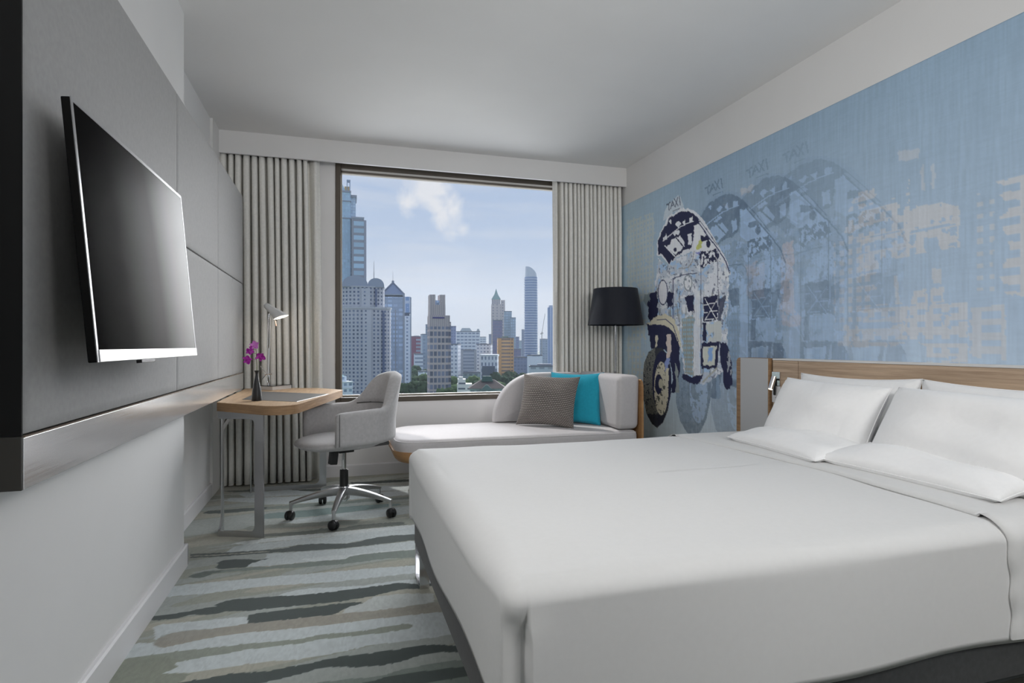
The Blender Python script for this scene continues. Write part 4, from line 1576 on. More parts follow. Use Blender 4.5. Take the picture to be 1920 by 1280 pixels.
def top_h(s):
    a = abs(s)
    base_ = .690
    if a > .60:
        return base_ - .012 * max(0, (a - .6) / .4)
    k = 1 - min(1, max(0, (a - .20) / .32))
    k = k * k * (3 - 2 * k)
    crown = .905 - .06 * (a / .32) ** 2 * (1 if a < .32 else 1)
    return base_ + (max(crown, base_) - base_) * k


def bot_h(s):
    a = abs(s)
    return .470 + .0 * a


rr_ = []
for i in range(NS + 1):
    s = -1 + 2 * i / NS
    mid, nrm = shell_mid(s)
    a = abs(s)
    zt, zb = top_h(s), bot_h(s)
    loop = []
    th = .030 if a > .5 else .030 + .004 * (1 - a / .5)
    endf = 1.0
    if a > .95:
        endf = math.sqrt(max(0.05, 1 - ((a - .95) / .05) ** 2 * .75))
    for side in (1, -1):
        for j in range(NT):
            v = j / (NT - 1)
            if side == -1:
                v = 1 - v
            z = zb + (zt - zb) * v
            # rounded top and bottom rims
            e = min(v * (zt - zb), (1 - v) * (zt - zb)) / .03
            t_ = th * (math.sqrt(max(0, 1 - (1 - min(1, e)) ** 2)) if e < 1 else 1) * endf
            lean = 0
            if z > .60 and a < .6:
                lean = .055 * ((z - .60) / .30) ** 1.2 * (1 - (a / .6) ** 2)
            # upper back pinches inward to an upright oval
            narrow = 0
            up = max(0, z - .69) / .22
            inn = 0
            if side == -1 and a < .42:
                k2 = 1 / (1 + math.exp(-(z - .700) / .004))
                inn = .020 * k2 * (1 - (a / .42) ** 4)
            p = mid + nrm * (side * t_ + lean)
            p = p - nrm * inn
            if up > 0 and a < .6:
                p.y *= 1 - .20 * up
                p.x -= .010 * up
            sc2 = 1 - (.012 if a > .9 else 0)
            loop.append((p.x, p.y, z if a < .9 else zb + (z - zb) * (1 - (1 - endf) * .10)))
    rr_.append(loop)
bm = bmesh.new()
rings(bm, rr_)
lobj('backrest', bm, MF, angle=70)
# seam across the inner back and along the outer arms
bm = bmesh.new()
pts = []
for k in range(25):
    s = -.40 + .80 * k / 24
    mid, nrm = shell_mid(s)
    z = .698 - .012 * (s / .4) ** 2
    pts.append(tuple(mid - nrm * (.0345 - .010) + Vector((0, 0, z))))
tube(bm, pts, .004, 6)
lobj('back_seam', bm, M['chair_dark'])
for sgn in (-1, 1):
    bm = bmesh.new()
    p = [(.155, sgn * (.262 + .0295), z) for z in np.linspace(.482, .672, 10)]
    tube(bm, p, .0016, 5)
    lobj('arm_seam', bm, M['chair_dark'])
# plinth under the shell
bm = bmesh.new()
b = bmesh.new()
box(b, -.20, .04, -.235, .235, .452, .478, .008)
merge(bm, b)
lobj('seat_pan', bm, M['chair_dark'], smooth=False)
bm = bmesh.new()
box(bm, -.09, .09, -.06, .06, .412, .436, .006)
box(bm, -.05, .05, -.045, .045, .398, .414, .004)
lobj('tilt_mechanism', bm, M['black_plastic'], smooth=False)
bm = bmesh.new()
tube(bm, [(.085, .02, .408), (.10, .02, .402)], .013, 12)
b = bmesh.new()
box(b, -.024, .024, -.022, .022, -.082, -.0, .006)
merge(bm, b, Matrix.Translation((.085, .045, .418)) @ Matrix.Rotation(-.12, 4, 'Y'))
lobj('tension_knob', bm, M['black_plastic'], smooth=False)
bm = bmesh.new()
cyl(bm, (0, 0, .27), (0, 0, .40), .0145, n=20)
lobj('gas_lift', bm, M['chrome'])
bm = bmesh.new()
lathe(bm, [(.027, .178), (.028, .18), (.026, .285), (.022, .29)], n=24)
lobj('lift_sleeve', bm, M['black_plastic'])
bm = bmesh.new()
lathe(bm, [(.018, .085), (.034, .10), (.038, .17), (.034, .182)], n=24)
lobj('hub', bm, M['chrome'])
wx_target = [(541, 965), (630, 978), (736, 957), (706, 934), (598, 938)]
cr = .325
ang0 = None
for k, (qx, qy) in enumerate(wx_target):
    d = pix_dir(qx, qy + 10)
    t = -CAM_H / d.z
    wpos = Vector((d.x * t - ccx, d.y * t - ccy, 0))
    wa = math.atan2(wpos.y, wpos.x)
    if ang0 is None:
        ang0 = wa
    a = ang0 + k * 2 * PI / 5 if k < 3 else ang0 + (3 if k == 3 else 4) * 2 * PI / 5
    a -= cdir
    u = Vector((math.cos(a), math.sin(a), 0))
    w_ = Vector((-u.y, u.x, 0))
    bm = bmesh.new()
    sec = []
    for q_ in range(9):
        f_ = q_ / 8
        c0 = u * (.030 + (cr - .03) * f_)
        zt = .178 - .064 * f_ ** 1.5
        hh = .052 * (1 - f_) + .020 * f_
        ww = .024 * (1 - f_) + .0145 * f_
        loop = []
        for (x_, z_) in ((-ww * .8, -hh), (ww * .8, -hh), (ww, -hh * .75), (ww * .9, -.004), (ww * .35, 0), (-ww * .35, 0), (-ww * .9, -.004), (-ww, -hh * .75)):
            loop.append(c0 + w_ * x_ + Vector((0, 0, zt + z_)))
        sec.append(loop)
    rings(bm, sec)
    cyl(bm, u * (cr - .006) + Vector((0, 0, .060)), u * (cr - .006) + Vector((0, 0, .112)), .0105, n=12)
    arm_ = lobj('base_spoke', bm, mat('polished_aluminium_spoke', (.62, .62, .63), .32, 1.0) if k == 0 else bpy.data.materials['polished_aluminium_spoke'], angle=40)
    bm = bmesh.new()
    cc = u * cr
    ca = random.uniform(0, 2 * PI)
    cu = Vector((math.cos(ca), math.sin(ca), 0))
    for s_ in (-1, 1):
        b = bmesh.new()
        lathe(b, [(.006, -.0105), (.024, -.0105), (.0285, -.004), (.0285, .004), (.022, .0115), (.006, .013)], n=24)
        mt = cu.to_track_quat('Z', 'Y').to_matrix().to_4x4()
        if s_ < 0:
            mt = (-cu).to_track_quat('Z', 'Y').to_matrix().to_4x4()
        mt.translation = cc + cu * s_ * .0135 + Vector((0, 0, .0285))
        merge(bm, b, mt)
    b = bmesh.new()
    bmesh.ops.create_uvsphere(b, u_segments=16, v_segments=8, radius=.026)
    bmesh.ops.delete(b, geom=[v for v in b.verts if v.co.z < -.004], context='VERTS')
    merge(bm, b, Matrix.Translation(cc + Vector((0, 0, .034))))
    lobj('caster', bm, M['black_plastic'], angle=50)


# ================================================================== CHAISE LOUNGE BY THE WINDOW
lounge = thing('chaise_lounge', 'pale grey upholstered chaise lounge with plywood shell under the window', 'sofa', (1.3, 4.45, 0))
LX0, LX1, LY0, LY1 = .388, 2.22, 4.03, 4.845
bm = bmesh.new()
cushion(bm, LX0, LX1, LY0, LY1, .300, .428, [.16, .05, .05, .26], .040, 10, 6, .012)
obj('seat_cushion', bm, M['light_fabric'], lounge, angle=80)
bm = bmesh.new()
rp = [(p[0], p[1], .411) for p in rrect(LX0 + .006, LX1 - .006, LY0 + .006, LY1 - .006, [.154, .045, .045, .254], 12)]
tube(bm, rp + [rp[0], rp[1]], .0035, 6, cap=False)
obj('piping', bm, M['piping'], lounge)
bm = bmesh.new()
rr = []
for o_, z in ((.16, .250), (.07, .256), (.03, .268), (.008, .290), (-.006, .318), (-.008, .345), (.004, .345), (.010, .318), (.035, .300)):
    rr.append([(p[0], p[1], z) for p in rrect(LX0 - .004 + o_, LX1 + .03, LY0 - .006 + max(o_, 0) * .6, LY1 + .006 - max(o_, 0) * .6, [max(.17 - o_ * .6, .01), .01, .01, max(.27 - o_ * .6, .01)], 12)])
rings(bm, rr)
obj('plywood_tray', bm, M['ply'], lounge, angle=50, label='warm plywood tray under the seat')
# back panel of bent plywood, swept up behind the back cushion
bm = bmesh.new()
prof = [(2.10, .250), (2.18, .254), (2.228, .275), (2.250, .32), (2.256, .40), (2.254, .76), (2.248, .80), (2.236, .818), (2.228, .812), (2.236, .79), (2.238, .76), (2.238, .40), (2.232, .335), (2.215, .292), (2.18, .272), (2.10, .268)]
prism(bm, prof, 'y', LY0 - .01, LY1 + .01, 0)
obj('plywood_back', bm, M['ply'], lounge, angle=35)
bm = bmesh.new()
# back cushion: upright padded block, slightly crowned
b = bmesh.new()
cushion(b, 0, .80, 0, .415, 0, .185, .045, .045, 8, 6, .0)
mt = Matrix(((0, 0, 1, 2.045), (1, 0, 0, LY0 + .010), (0, 1, 0, .434), (0, 0, 0, 1)))
bmesh.ops.transform(b, matrix=mt, verts=b.verts)
for v in b.verts:
    t = (v.co.z - .434) / .415
    v.co.x += .012 * t - .01 * math.sin(PI * (v.co.y - LY0) / .82) * math.sin(PI * t) * (1 if v.co.x < 2.13 else 0)
    v.co.z += .004 * math.sin(PI * (v.co.y - LY0) / .82)
merge(bm, b)
obj('back_cushion', bm, M['light_fabric'], lounge, angle=80)
# quarter-round bolster along the window side
bm = bmesh.new()
pp = [(1.262, .436)]
for k in range(0, 19):
    a = PI - (PI / 2) * k / 18
    pp.append((1.650 + .388 * math.cos(a), .446 + .398 * math.sin(a)))
pp += [(1.80, .846), (2.03, .846), (2.045, .83), (2.045, .436)]
b = bmesh.new()
def yring(y, inset):
    out_ = []
    cx_, cz_ = 1.70, .60
    for x_, z_ in pp:
        dx, dz = x_ - cx_, z_ - cz_
        L = math.hypot(dx, dz)
        out_.append((x_ - dx / L * inset, y, max(z_ - dz / L * inset, .436)))
    return out_
br_ = .038
rr = []
for k in range(6):
    a = .5 * PI * k / 5
    rr.append(yring(LY1 - .125 + br_ * (1 - math.sin(a)), br_ * (1 - math.cos(a)) if False else br_ * (1 - math.sin(.5 * PI - a + 0)) * 0 + br_ * (1 - math.cos(.5 * PI - a)) * 1))
rr = []
for k in range(7):
    a = .5 * PI * k / 6
    rr.append(yring(LY1 - .128 + br_ * (1 - math.sin(a)), br_ * (1 - math.cos(a)) if False else br_ * (1 - math.sin(a)) * 0 + br_ * (1 - math.cos(.5 * PI - a) if False else (1 - math.sin(a)))))
rr = [yring(LY1 - .128 + br_ * (1 - math.cos(.5 * PI * k / 6)), br_ * (1 - math.sin(.5 * PI * k / 6))) for k in range(7)]
rr += [yring(LY1 - br_ * (1 - math.cos(.5 * PI * (6 - k) / 6)), br_ * (1 - math.sin(.5 * PI * (6 - k) / 6))) for k in range(7)]
rings(bm, rr)
obj('side_bolster', bm, M['light_fabric'], lounge, angle=70)
for xx in (.62, 1.90):
    bm = bmesh.new()
    pth = [(xx, LY0 + .05, .252), (xx, LY0 + .05, .03), (xx, LY0 + .055, .012), (xx, LY0 + .075, .008), (xx, LY1 - .075, .008), (xx, LY1 - .055, .012), (xx, LY1 - .05, .03), (xx, LY1 - .05, .252)]
    for p, q_ in zip(pth[:-1], pth[1:]):
        d_ = Vector(q_) - Vector(p)
        b = bmesh.new()
        box(b, -.018, .018, 0, d_.length + .002, -.004, .004)
        mt = d_.to_track_quat('Y', 'Z' if abs(d_.z) < .05 else 'X').to_matrix().to_4x4()
        if abs(d_.z) >= .05:
            mt = Matrix(((1, 0, 0, 0), (0, 0, 1, 0), (0, 1 if d_.z > 0 else -1, 0, 0), (0, 0, 0, 1)))
        mt.translation = Vector(p)
        merge(bm, b, mt)
    obj('leg', bm, M['chrome'], lounge, smooth=False)

# scatter cushions, propped in the corner of the lounge
def place_pillow(name, w, h, t, bl, br__, tl, tr_, m_, label, cat, group=None, seed=1, pinch=.05, wr=.006, pip=None, power=2.6, n=36, bend=0.0, sink=0.0):
    bl, br__, tl, tr_ = map(Vector, (bl, br__, tl, tr_))
    cen = (bl + br__ + tl + tr_) / 4
    w = ((br__ - bl).length + (tr_ - tl).length) / 2 * 1.02
    h = ((tl - bl).length + (tr_ - br__).length) / 2 * 1.02
    mt = frame_from(cen, (br__ + tr_) - (bl + tl), (tl + tr_) - (bl + br__))
    b = pillow(w, h, t, pinch=pinch, wr=wr, seed=seed, power=power, n=n)
    if bend:
        for v in b.verts:
            v.co.y += bend * ((v.co.x / w * 2) ** 2 - .4)
    me = bpy.data.meshes.new(name)
    bmesh.ops.recalc_face_normals(b, faces=b.faces)
    b.to_mesh(me)
    b.free()
    finish(me, True, 0)
    me.materials.append(m_)
    o = bpy.data.objects.new(name, me)
    C.objects.link(o)
    o.matrix_world = mt
    BASE[o.name] = Vector((0, 0, 0))
    tag(o, label, cat, group)
    if pip:
        s_ = seam_loop(w, h, pinch, .0022)
        obj('piping', s_, pip, o, local=True)
    return o


place_pillow('scatter_cushion', .47, .46, .15, (1.675, 4.585, .440), (2.025, 4.31, .440), (1.755, 4.70, .845), (2.11, 4.425, .850), M['teal'],
             'turquoise square cushion behind the taupe waffle cushion on the lounge', 'cushion', 'scatter cushions on the chaise lounge', 5, .09, .004, M['teal'])
place_pillow('scatter_cushion', .485, .47, .15, (1.365, 4.50, .443), (1.745, 4.225, .440), (1.50, 4.60, .848), (1.875, 4.335, .815), M['waffle'],
             'taupe waffle-knit square cushion in front of the turquoise one on the lounge', 'cushion', 'scatter cushions on the chaise lounge', 9, .09, .005)

# ================================================================== FLOOR LAMP
fx, fy = 2.288, 4.56
lamp = thing('floor_lamp', 'floor lamp with navy drum shade on a chrome pole behind the lounge', 'floor lamp', (fx, fy, 0))
bm = bmesh.new()
b0, t0, rb, rt = 1.252, 1.562, .236, .186
lathe(bm, [(rb, b0), (rt, t0), (rt - .002, t0), (rb - .002, b0)], (fx, fy, 0), 64, cap0=False, cap1=False)
# close the thin wall ring
me_vs = list(bm.verts)
n_ = 64
for i in range(n_):
    j = (i + 1) % n_
    bm.faces.new((me_vs[i], me_vs[j], me_vs[3 * n_ + j], me_vs[3 * n_ + i]))
obj('lamp_shade', bm, M['navy'], lamp, angle=40)
bm = bmesh.new()
for k in range(3):
    a = 2 * PI * k / 3 + .4
    tube(bm, [(fx, fy, t0 - .03), (fx + (rt - .001) * math.cos(a), fy + (rt - .001) * math.sin(a), t0 - .006)], .002, 6)
obj('shade_spider', bm, M['chrome'], lamp)
bm = bmesh.new()
cyl(bm, (fx, fy, .02), (fx, fy, t0 - .03), .0085, n=16)
obj('pole', bm, M['chrome'], lamp)
bm = bmesh.new()
lathe(bm, [(.10, 0), (.108, .004), (.108, .014), (.10, .018), (.015, .024)], (fx, fy, 0), 40)
obj('base', bm, M['chrome'], lamp)
bm = bmesh.new()
lathe(bm, [(.012, 0), (.014, .02), (.03, .06), (.03, .08), (.018, .10), (.004, .108)], (fx, fy, 1.33), 20)
obj('bulb', bm, mat('frosted_bulb', (.8, .8, .78), .4), lamp)

# ================================================================== HEADBOARD
HX = 2.45
hb = thing('headboard', 'wide oak and grey headboard behind the bed pillows', 'headboard', (2.497, 2.0, 0))
bm = bmesh.new()
for (a, b_) in ((2.662, 2.858), (.30, 2.658)):
    box(bm, HX, HX + .02, a, b_, .10, .992, .0008)
    o = obj('oak_panel', bm, M['oak_hb'], hb, smooth=False)
    bm = bmesh.new()
bm.free()
bm = bmesh.new()
box(bm, HX + .021, XR - .001, .32, 2.87, .10, .985)
obj('back_board', bm, M['black_matte'], hb, smooth=False)
bm = bmesh.new()
box(bm, HX - .002, XR - .001, .30, 2.858, .993, 1.003, .001)
obj('cap_strip', bm, M['trim'], hb, smooth=False, label='white capping strip along the top')
bm = bmesh.new()
pr = [(3.170, 0)] + [(3.170 - .028 + .028 * math.cos(a), .974 + .028 * math.sin(a)) for a in np.linspace(0, PI / 2, 8)] + [(2.875, 1.002), (2.875, 0)]
prism(bm, pr, 'x', HX - .010, XR - .001)
obj('end_block', bm, M['oak_edge'], hb, angle=30, label='oak end block')
bm = bmesh.new()
box(bm, HX - .014, HX - .0095, 2.885, 3.128, 0.0, 1.001, .001)
obj('grey_panel', bm, M['grey_panel'], hb, smooth=False, label='satin grey panel at the window end')
bm = bmesh.new()
box(bm, HX + .012, XR - .001, 2.859, 2.875, .05, 1.004)
obj('shadow_gap', bm, M['black_matte'], hb, smooth=False)

# reading lamp with its switch plate
rl = thing('reading_lamp', 'small chrome reading spotlight on the headboard beside the grey panel', 'reading lamp', (HX, 2.835, .80))
bm = bmesh.new()
box(bm, HX - .008, HX - .0005, 2.792, 2.856, .845, .925, .001)
obj('mounting_plate', bm, M['chrome'], rl, smooth=False)
bm = bmesh.new()
box(bm, HX - .008, HX - .0005, 2.792, 2.856, .748, .843, .002)
obj('switch_plate', bm, mat('white_satin_plate', (.62, .62, .63), .35), rl, smooth=False, label='pale switch plate')
bm = bmesh.new()
box(bm, HX - .0095, HX - .0082, 2.822, 2.829, .775, .777)
obj('switch_mark', bm, M['black_plastic'], rl, smooth=False)
def X_at(x, y, Xv):
    d = pix_dir(x, y)
    t = Xv / d.x
    return Vector((Xv, d.y * t, CAM_H + d.z * t))
s0, s1 = X_at(1451.5, 706, HX - .045), X_at(1444.5, 729, HX - .075)
bm = bmesh.new()
box(bm, HX - .018, HX - .0085, 2.822, 2.836, .79, .885, .004)
tube(bm, [(HX - .012, 2.829, .882), tuple(s0.lerp(s1, .3))], .006, 10)
obj('stem', bm, M['black_plastic'], rl, smooth=False)
bm = bmesh.new()
cyl(bm, s0, s1, .0135, n=28)
obj('spot_head', bm, M['chrome'], rl, angle=40)
bm = bmesh.new()
d_ = (s1 - s0).normalized()
cyl(bm, s1 + d_ * .0004, s1 + d_ * .0025, .0115, n=24)
obj('lens', bm, M['glow'], rl, label='lit lens of the spotlight')

# ================================================================== BED
bed = thing('double_bed', 'charcoal upholstered double bed base with mattress on chrome legs', 'bed', (1.38, 1.99, 0))
BX0, BX1, BY0, BY1, BZ, HEM = .328, 2.435, 1.150, 2.845, .586, .262
bm = bmesh.new()
cushion(bm, BX0 + .022, BX1, BY0 + .022, BY1 - .022, .150, .34, .06, .008, 6, 2)
obj('base', bm, M['bedbase'], bed, angle=40)
bm = bmesh.new()
cushion(bm, BX0 + .035, BX1, BY0 + .035, BY1 - .035, .342, .535, .10, .05, 8, 4)
obj('mattress', bm, M['linen_white'], bed, angle=60)
for (yy) in (1.32, 2.60):
    bm = bmesh.new()
    xx = BX0 + .045
    box(bm, xx - .02, xx - .012, yy - .03, yy + .07, .0, .012)
    for p, q_ in (((xx - .020, yy + .07, .006), (xx + .03, yy + .07, .006)),):
        pass
    pth = [(xx + .02, yy, .150), (xx + .0, yy, .012), (xx + .0, yy + .16, .012), (xx + .02, yy + .16, .150)]
    tube(bm, [(xx, yy, .150), (xx, yy, .018), (xx, yy + .006, .009), (xx, yy + .018, .006), (xx, yy + .142, .006), (xx, yy + .154, .009), (xx, yy + .16, .018), (xx, yy + .16, .150)], .006, 8)
    bmf = bmesh.new()
    for (a, b_, c_, d_, e_, f_) in ((xx - .022, xx - .014, yy, yy + .008, 0, .15), (xx - .022, xx - .014, yy + .152, yy + .16, 0, .15)):
        box(bmf, xx - .022, xx + .022, c_, d_, .0, .150, .002)
    box(bmf, xx - .022, xx + .022, yy + .008, yy + .152, 0, .009, .002)
    bm.free()
    obj('leg', bmf, M['chrome'], bed, smooth=False)
for yy in (1.35, 2.58):
    bm = bmesh.new()
    box(bm, 2.2, 2.25, yy, yy + .05, 0, .15)
    obj('rear_foot', bm, M['black_plastic'], bed, smooth=False)


def cloth_path(x0, x1, y0, y1, rc, ns, open_end=True):
    """foot and two sides of the bed as (segment data) so that it can be inset; starts head/near, ends head/far"""
    segs = []
    # near side from head to foot corner
    return segs


def duvet(x0, x1, y0, y1, ztop, hem, rc, R_, xs_open, name, label, pleat=True, n_in=26, thick=.0, wseed=3):
    """bed cover: flat top with rolled edges, sides dropping to the hem, open at the head end"""
    # outline param: list of (kind, data)
    near = []
    tl = np.concatenate([np.linspace(x1, x0 + rc + .10, 34), np.linspace(x0 + rc + .095, x0 + rc + .001, 26)])
    out_ = []
    for t in tl:
        out_.append(('n', t))
    for k in range(1, 14):
        out_.append(('c1', k / 14))
    for t in np.linspace(y0 + rc, y1 - rc, 46):
        out_.append(('f', t))
    for k in range(1, 14):
        out_.append(('c2', k / 14))
    for t in np.linspace(x0 + rc, x1, 34):
        out_.append(('s', t))

    def pos(item, o):
        kind, t = item
        r = max(rc - o, 0)
        cx, c1y, c2y = x0 + max(rc, o), y0 + max(rc, o), y1 - max(rc, o)
        if kind == 'n':
            f_ = (t - (x0 + rc)) / (x1 - x0 - rc)
            return Vector((cx + f_ * (x1 - cx), y0 + o, 0)), Vector((0, -1, 0))
        if kind == 's':
            f_ = (t - (x0 + rc)) / (x1 - x0 - rc)
            return Vector((cx + f_ * (x1 - cx), y1 - o, 0)), Vector((0, 1, 0))
        if kind == 'f':
            f_ = (t - (y0 + rc)) / (y1 - y0 - 2 * rc)
            return Vector((x0 + o, c1y + f_ * (c2y - c1y), 0)), Vector((-1, 0, 0))
        if kind == 'c1':
            a = -PI / 2 - t * PI / 2
            return Vector((cx + r * math.cos(a), c1y + r * math.sin(a), 0)), Vector((math.cos(a), math.sin(a), 0))
        a = PI - t * PI / 2
        return Vector((cx + r * math.cos(a), c2y + r * math.sin(a), 0)), Vector((math.cos(a), math.sin(a), 0))

    def Ri(it):
        k_ = it[0]
        if k_ == 'n' or k_ == 's':
            return R_ * .60
        if k_ == 'f':
            e_ = min(it[1] - (y0 + rc), (y1 - rc) - it[1])
            return R_ * (.60 + .40 * min(1, e_ / .25))
        return R_ * .60
    half = (y1 - y0) / 2
    prof = [('side', q) for q in np.linspace(0, 1, 16)] + [('roll', k / 12) for k in range(1, 13)] + [('top', k / n_in) for k in range(1, n_in + 1)]
    rows = []
    for ph_, q in prof:
        row = []
        for it in out_:
            Rr = Ri(it)
            if ph_ == 'side':
                o, z = 0.0, hem + (ztop - Rr * .72 - hem) * q
            elif ph_ == 'roll':
                o, z = Rr * (1 - math.cos(.5 * PI * q)), ztop - Rr * .72 * (1 - math.sin(.5 * PI * q))
            else:
                o = Rr + (half - Rr - .001) * q ** 1.1
                z = ztop + .010 * min(1, (o - Rr) / .5)
            p, nrm = pos(it, o)
            x, y = p.x, p.y
            zz = z
            # soft lumps on top and long shallow drapes on the sides
            if ph_ == 'top' or o > Rr * .5:
                zz += .0030 * math.sin(x * 5.1 + 1.3 * math.sin(y * 4.2)) * math.sin(y * 4.7 + x) + .0012 * math.sin(x * 19 + y * 7)
            side_t = max(0, min(1, (ztop - z) / (ztop - hem)))
            disp = 0
            if o == 0:
                disp = .006 * side_t * math.sin((x if it[0] in 'ns' else y) * 6.3 + 1.0) + .012 * side_t * (-1) * (1 if it[0] == 'f' else 0)
                zz += .004 * math.sin((x + y) * 9 + 2) * side_t ** 3
            if pleat:
                # the corner is folded: cloth tucked in under an overlapping flap on the near side
                dpl = 0
                low = 1 / (1 + math.exp((z - (ztop - .085)) / .014))
                if it[0] == 'n':
                    s_ = it[1] - (x0 + rc)
                    edge = .004 + .012 * side_t
                    if s_ < edge:
                        dpl = -.034 * low
                    else:
                        dpl = .006 * low * math.exp(-(s_ - edge) / .04) + .003 * low * math.sin(s_ * 38) * math.exp(-s_ / .08)
                elif it[0] == 'c1':
                    dpl = -.034 * low * (1 - it[1] ** 2.5)
                elif it[0] == 'f':
                    s_ = it[1] - (y0 + rc)
                    dpl = -.004 * low * math.exp(-s_ / .05)
                disp += dpl
            row.append((x + nrm.x * disp, y + nrm.y * disp, zz))
        rows.append(row)
    bm = bmesh.new()
    vv = [[bm.verts.new(p) for p in r] for r in rows]
    for a, b in zip(vv[:-1], vv[1:]):
        for i in range(len(a) - 1):
            bm.faces.new((a[i], a[i + 1], b[i + 1], b[i]))
    # turn-under at the hem
    lo_ = [bm.verts.new((v.co.x + (1.3 - v.co.x) * .008, v.co.y + (1.99 - v.co.y) * .008, v.co.z + .012)) for v in vv[0]]
    for i in range(len(lo_) - 1):
        bm.faces.new((lo_[i], lo_[i + 1], vv[0][i + 1], vv[0][i]))
    bmesh.ops.remove_doubles(bm, verts=bm.verts, dist=.0004)
    o_ = obj(name, bm, M['linen_white'], angle=0)
    tag(o_, label, 'bedding', None)
    return o_, rows


cover, crow = duvet(BX0, BX1 - .01, BY0, BY1, BZ, HEM, .046, .115, None, 'duvet', 'smooth white duvet covering the whole bed')
recenter(cover, (1.38, 1.99, HEM))
# a few soft crease ridges at the folded corner
# turned-down sheet band across the bed towards the pillows
bm = bmesh.new()
ys_ = []
def fold_x(y):
    return 1.755 + .030 * math.sin((y - 1.1) * 1.5) - .030 * max(0, (y - 1.9))
def band_pt(s_, e):
    """s_ runs across the bed: near hem -> top -> far hem ; e = how far towards the head"""
    R_ = .069
    side = BZ - HEM - R_ * .72 - .01
    arc = .5 * PI * .10
    top_ = (BY1 - BY0) - 2 * R_
    tot = 2 * side + 2 * arc + top_
    d = s_ * tot
    off = .013
    if d < side:
        return (BY0 - off, HEM + .012 + d, 'n')
    d -= side
    if d < arc:
        a = d / arc * PI / 2
        return (BY0 + R_ - (R_ + off) * math.cos(a), BZ - R_ * .72 + (R_ * .72 + off) * math.sin(a), 'n')
    d -= arc
    if d < top_:
        y = BY0 + R_ + d
        return (y, BZ + off + .010 * min(1, min(d, top_ - d) / .5), 't')
    d -= top_
    if d < arc:
        a = PI / 2 - d / arc * PI / 2
        return (BY1 - R_ + (R_ + off) * math.cos(a), BZ - R_ * .72 + (R_ * .72 + off) * math.sin(a), 's')
    d -= arc
    return (BY1 + off, BZ - R_ * .72 - d, 's')
rows = []
NB = 150
for k in range(NB + 1):
    y, z, kd = band_pt(k / NB, 0)
    fx_ = fold_x(y) + .003 * math.sin(k * .23)
    if kd != 't':
        fx_ += .05 * max(0, (BZ - z)) + .004 * math.sin(z * 60) * min(1, (BZ - z) * 8)
    row = []
    for e in range(16):
        t = e / 15
        x = fx_ + (BX1 - .012 - fx_) * t
        bulge = -.0035 * math.cos(min(t * 9, PI)) * math.exp(-t * 3) - .0035 * (1 if t == 0 else 0)
        zz = z + (bulge if kd == 't' else 0) + (.0025 * math.sin(x * 9 + y * 3) if kd == 't' else 0)
        yy = y - (bulge if kd == 'n' else 0)
        row.append((x, yy, zz))
    # rolled edge
    x_, y_, z_ = row[0]
    if kd == 't':
        row = [(x_ + .010, y_, z_ - .008), (x_ + .001, y_, z_ - .006)] + row
    elif kd == 'n':
        row = [(x_ + .010, y_ + .008, z_), (x_ + .001, y_ + .006, z_)] + row
    else:
        row = [(x_ + .010, y_ - .008, z_), (x_ + .001, y_ - .006, z_)] + row
    rows.append(row)
vv = [[bm.verts.new(p) for p in r] for r in rows]
for a, b in zip(vv[:-1], vv[1:]):
    for i in range(len(a) - 1):
        bm.faces.new((a[i], a[i + 1], b[i + 1], b[i]))
o = obj('turned_down_sheet', bm, M['linen_white'], angle=0)
tag(o, 'white sheet band folded across the bed before the pillows', 'sheet')
recenter(o, (2.1, 1.99, HEM + .01))

# pillows
W = M['pillow']
SG = 'standing white pillows at the headboard'
place_pillow('pillow', .68, .44, .13, (2.335, 2.56, .59), (2.335, 1.895, .59), (2.385, 2.56, .925), (2.385, 1.895, .935), W, 'white standing pillow against the headboard, the one by the reading lamp', 'pillow', SG, 11, .05, .012, W)
place_pillow('pillow', .70, .44, .13, (2.335, 1.885, .59), (2.335, 1.20, .59), (2.385, 1.885, .935), (2.385, 1.20, .920), W, 'white standing pillow against the headboard at the near end of the bed', 'pillow', SG, 12, .05, .012, W)
place_pillow('pillow', .64, .40, .17, (2.085, 2.50, .595), (2.085, 1.90, .595), (2.25, 2.53, .912), (2.25, 1.95, .892), W, 'plump white front pillow leaning before the reading lamp', 'pillow', SG, 13, .035, .013, W)
place_pillow('pillow', .72, .43, .19, (2.070, 1.86, .595), (2.070, 1.20, .595), (2.25, 1.905, .905), (2.25, 1.235, .890), W, 'plump white front pillow leaning at the near end of the bed', 'pillow', SG, 14, .035, .013, W)
FG = 'flat white pillows lying at the foot of the upright ones'
place_pillow('flat_pillow', .66, .30, .105, (1.895, 2.53, .618), (1.835, 1.905, .618), (2.165, 2.50, .655), (2.105, 1.88, .655), W, 'flat white pillow lying in front of the pillow by the reading lamp', 'pillow', FG, 15, .03, .011, W)
place_pillow('flat_pillow', .71, .30, .115, (1.875, 1.955, .622), (1.905, 1.275, .615), (2.165, 1.925, .660), (2.175, 1.265, .655), W, 'flat white pillow lying at the near end of the bed', 'pillow', FG, 16, .03, .012, W)


# ================================================================== THE CITY OUTSIDE
GZ = -45.0      # street level, seen from a high floor


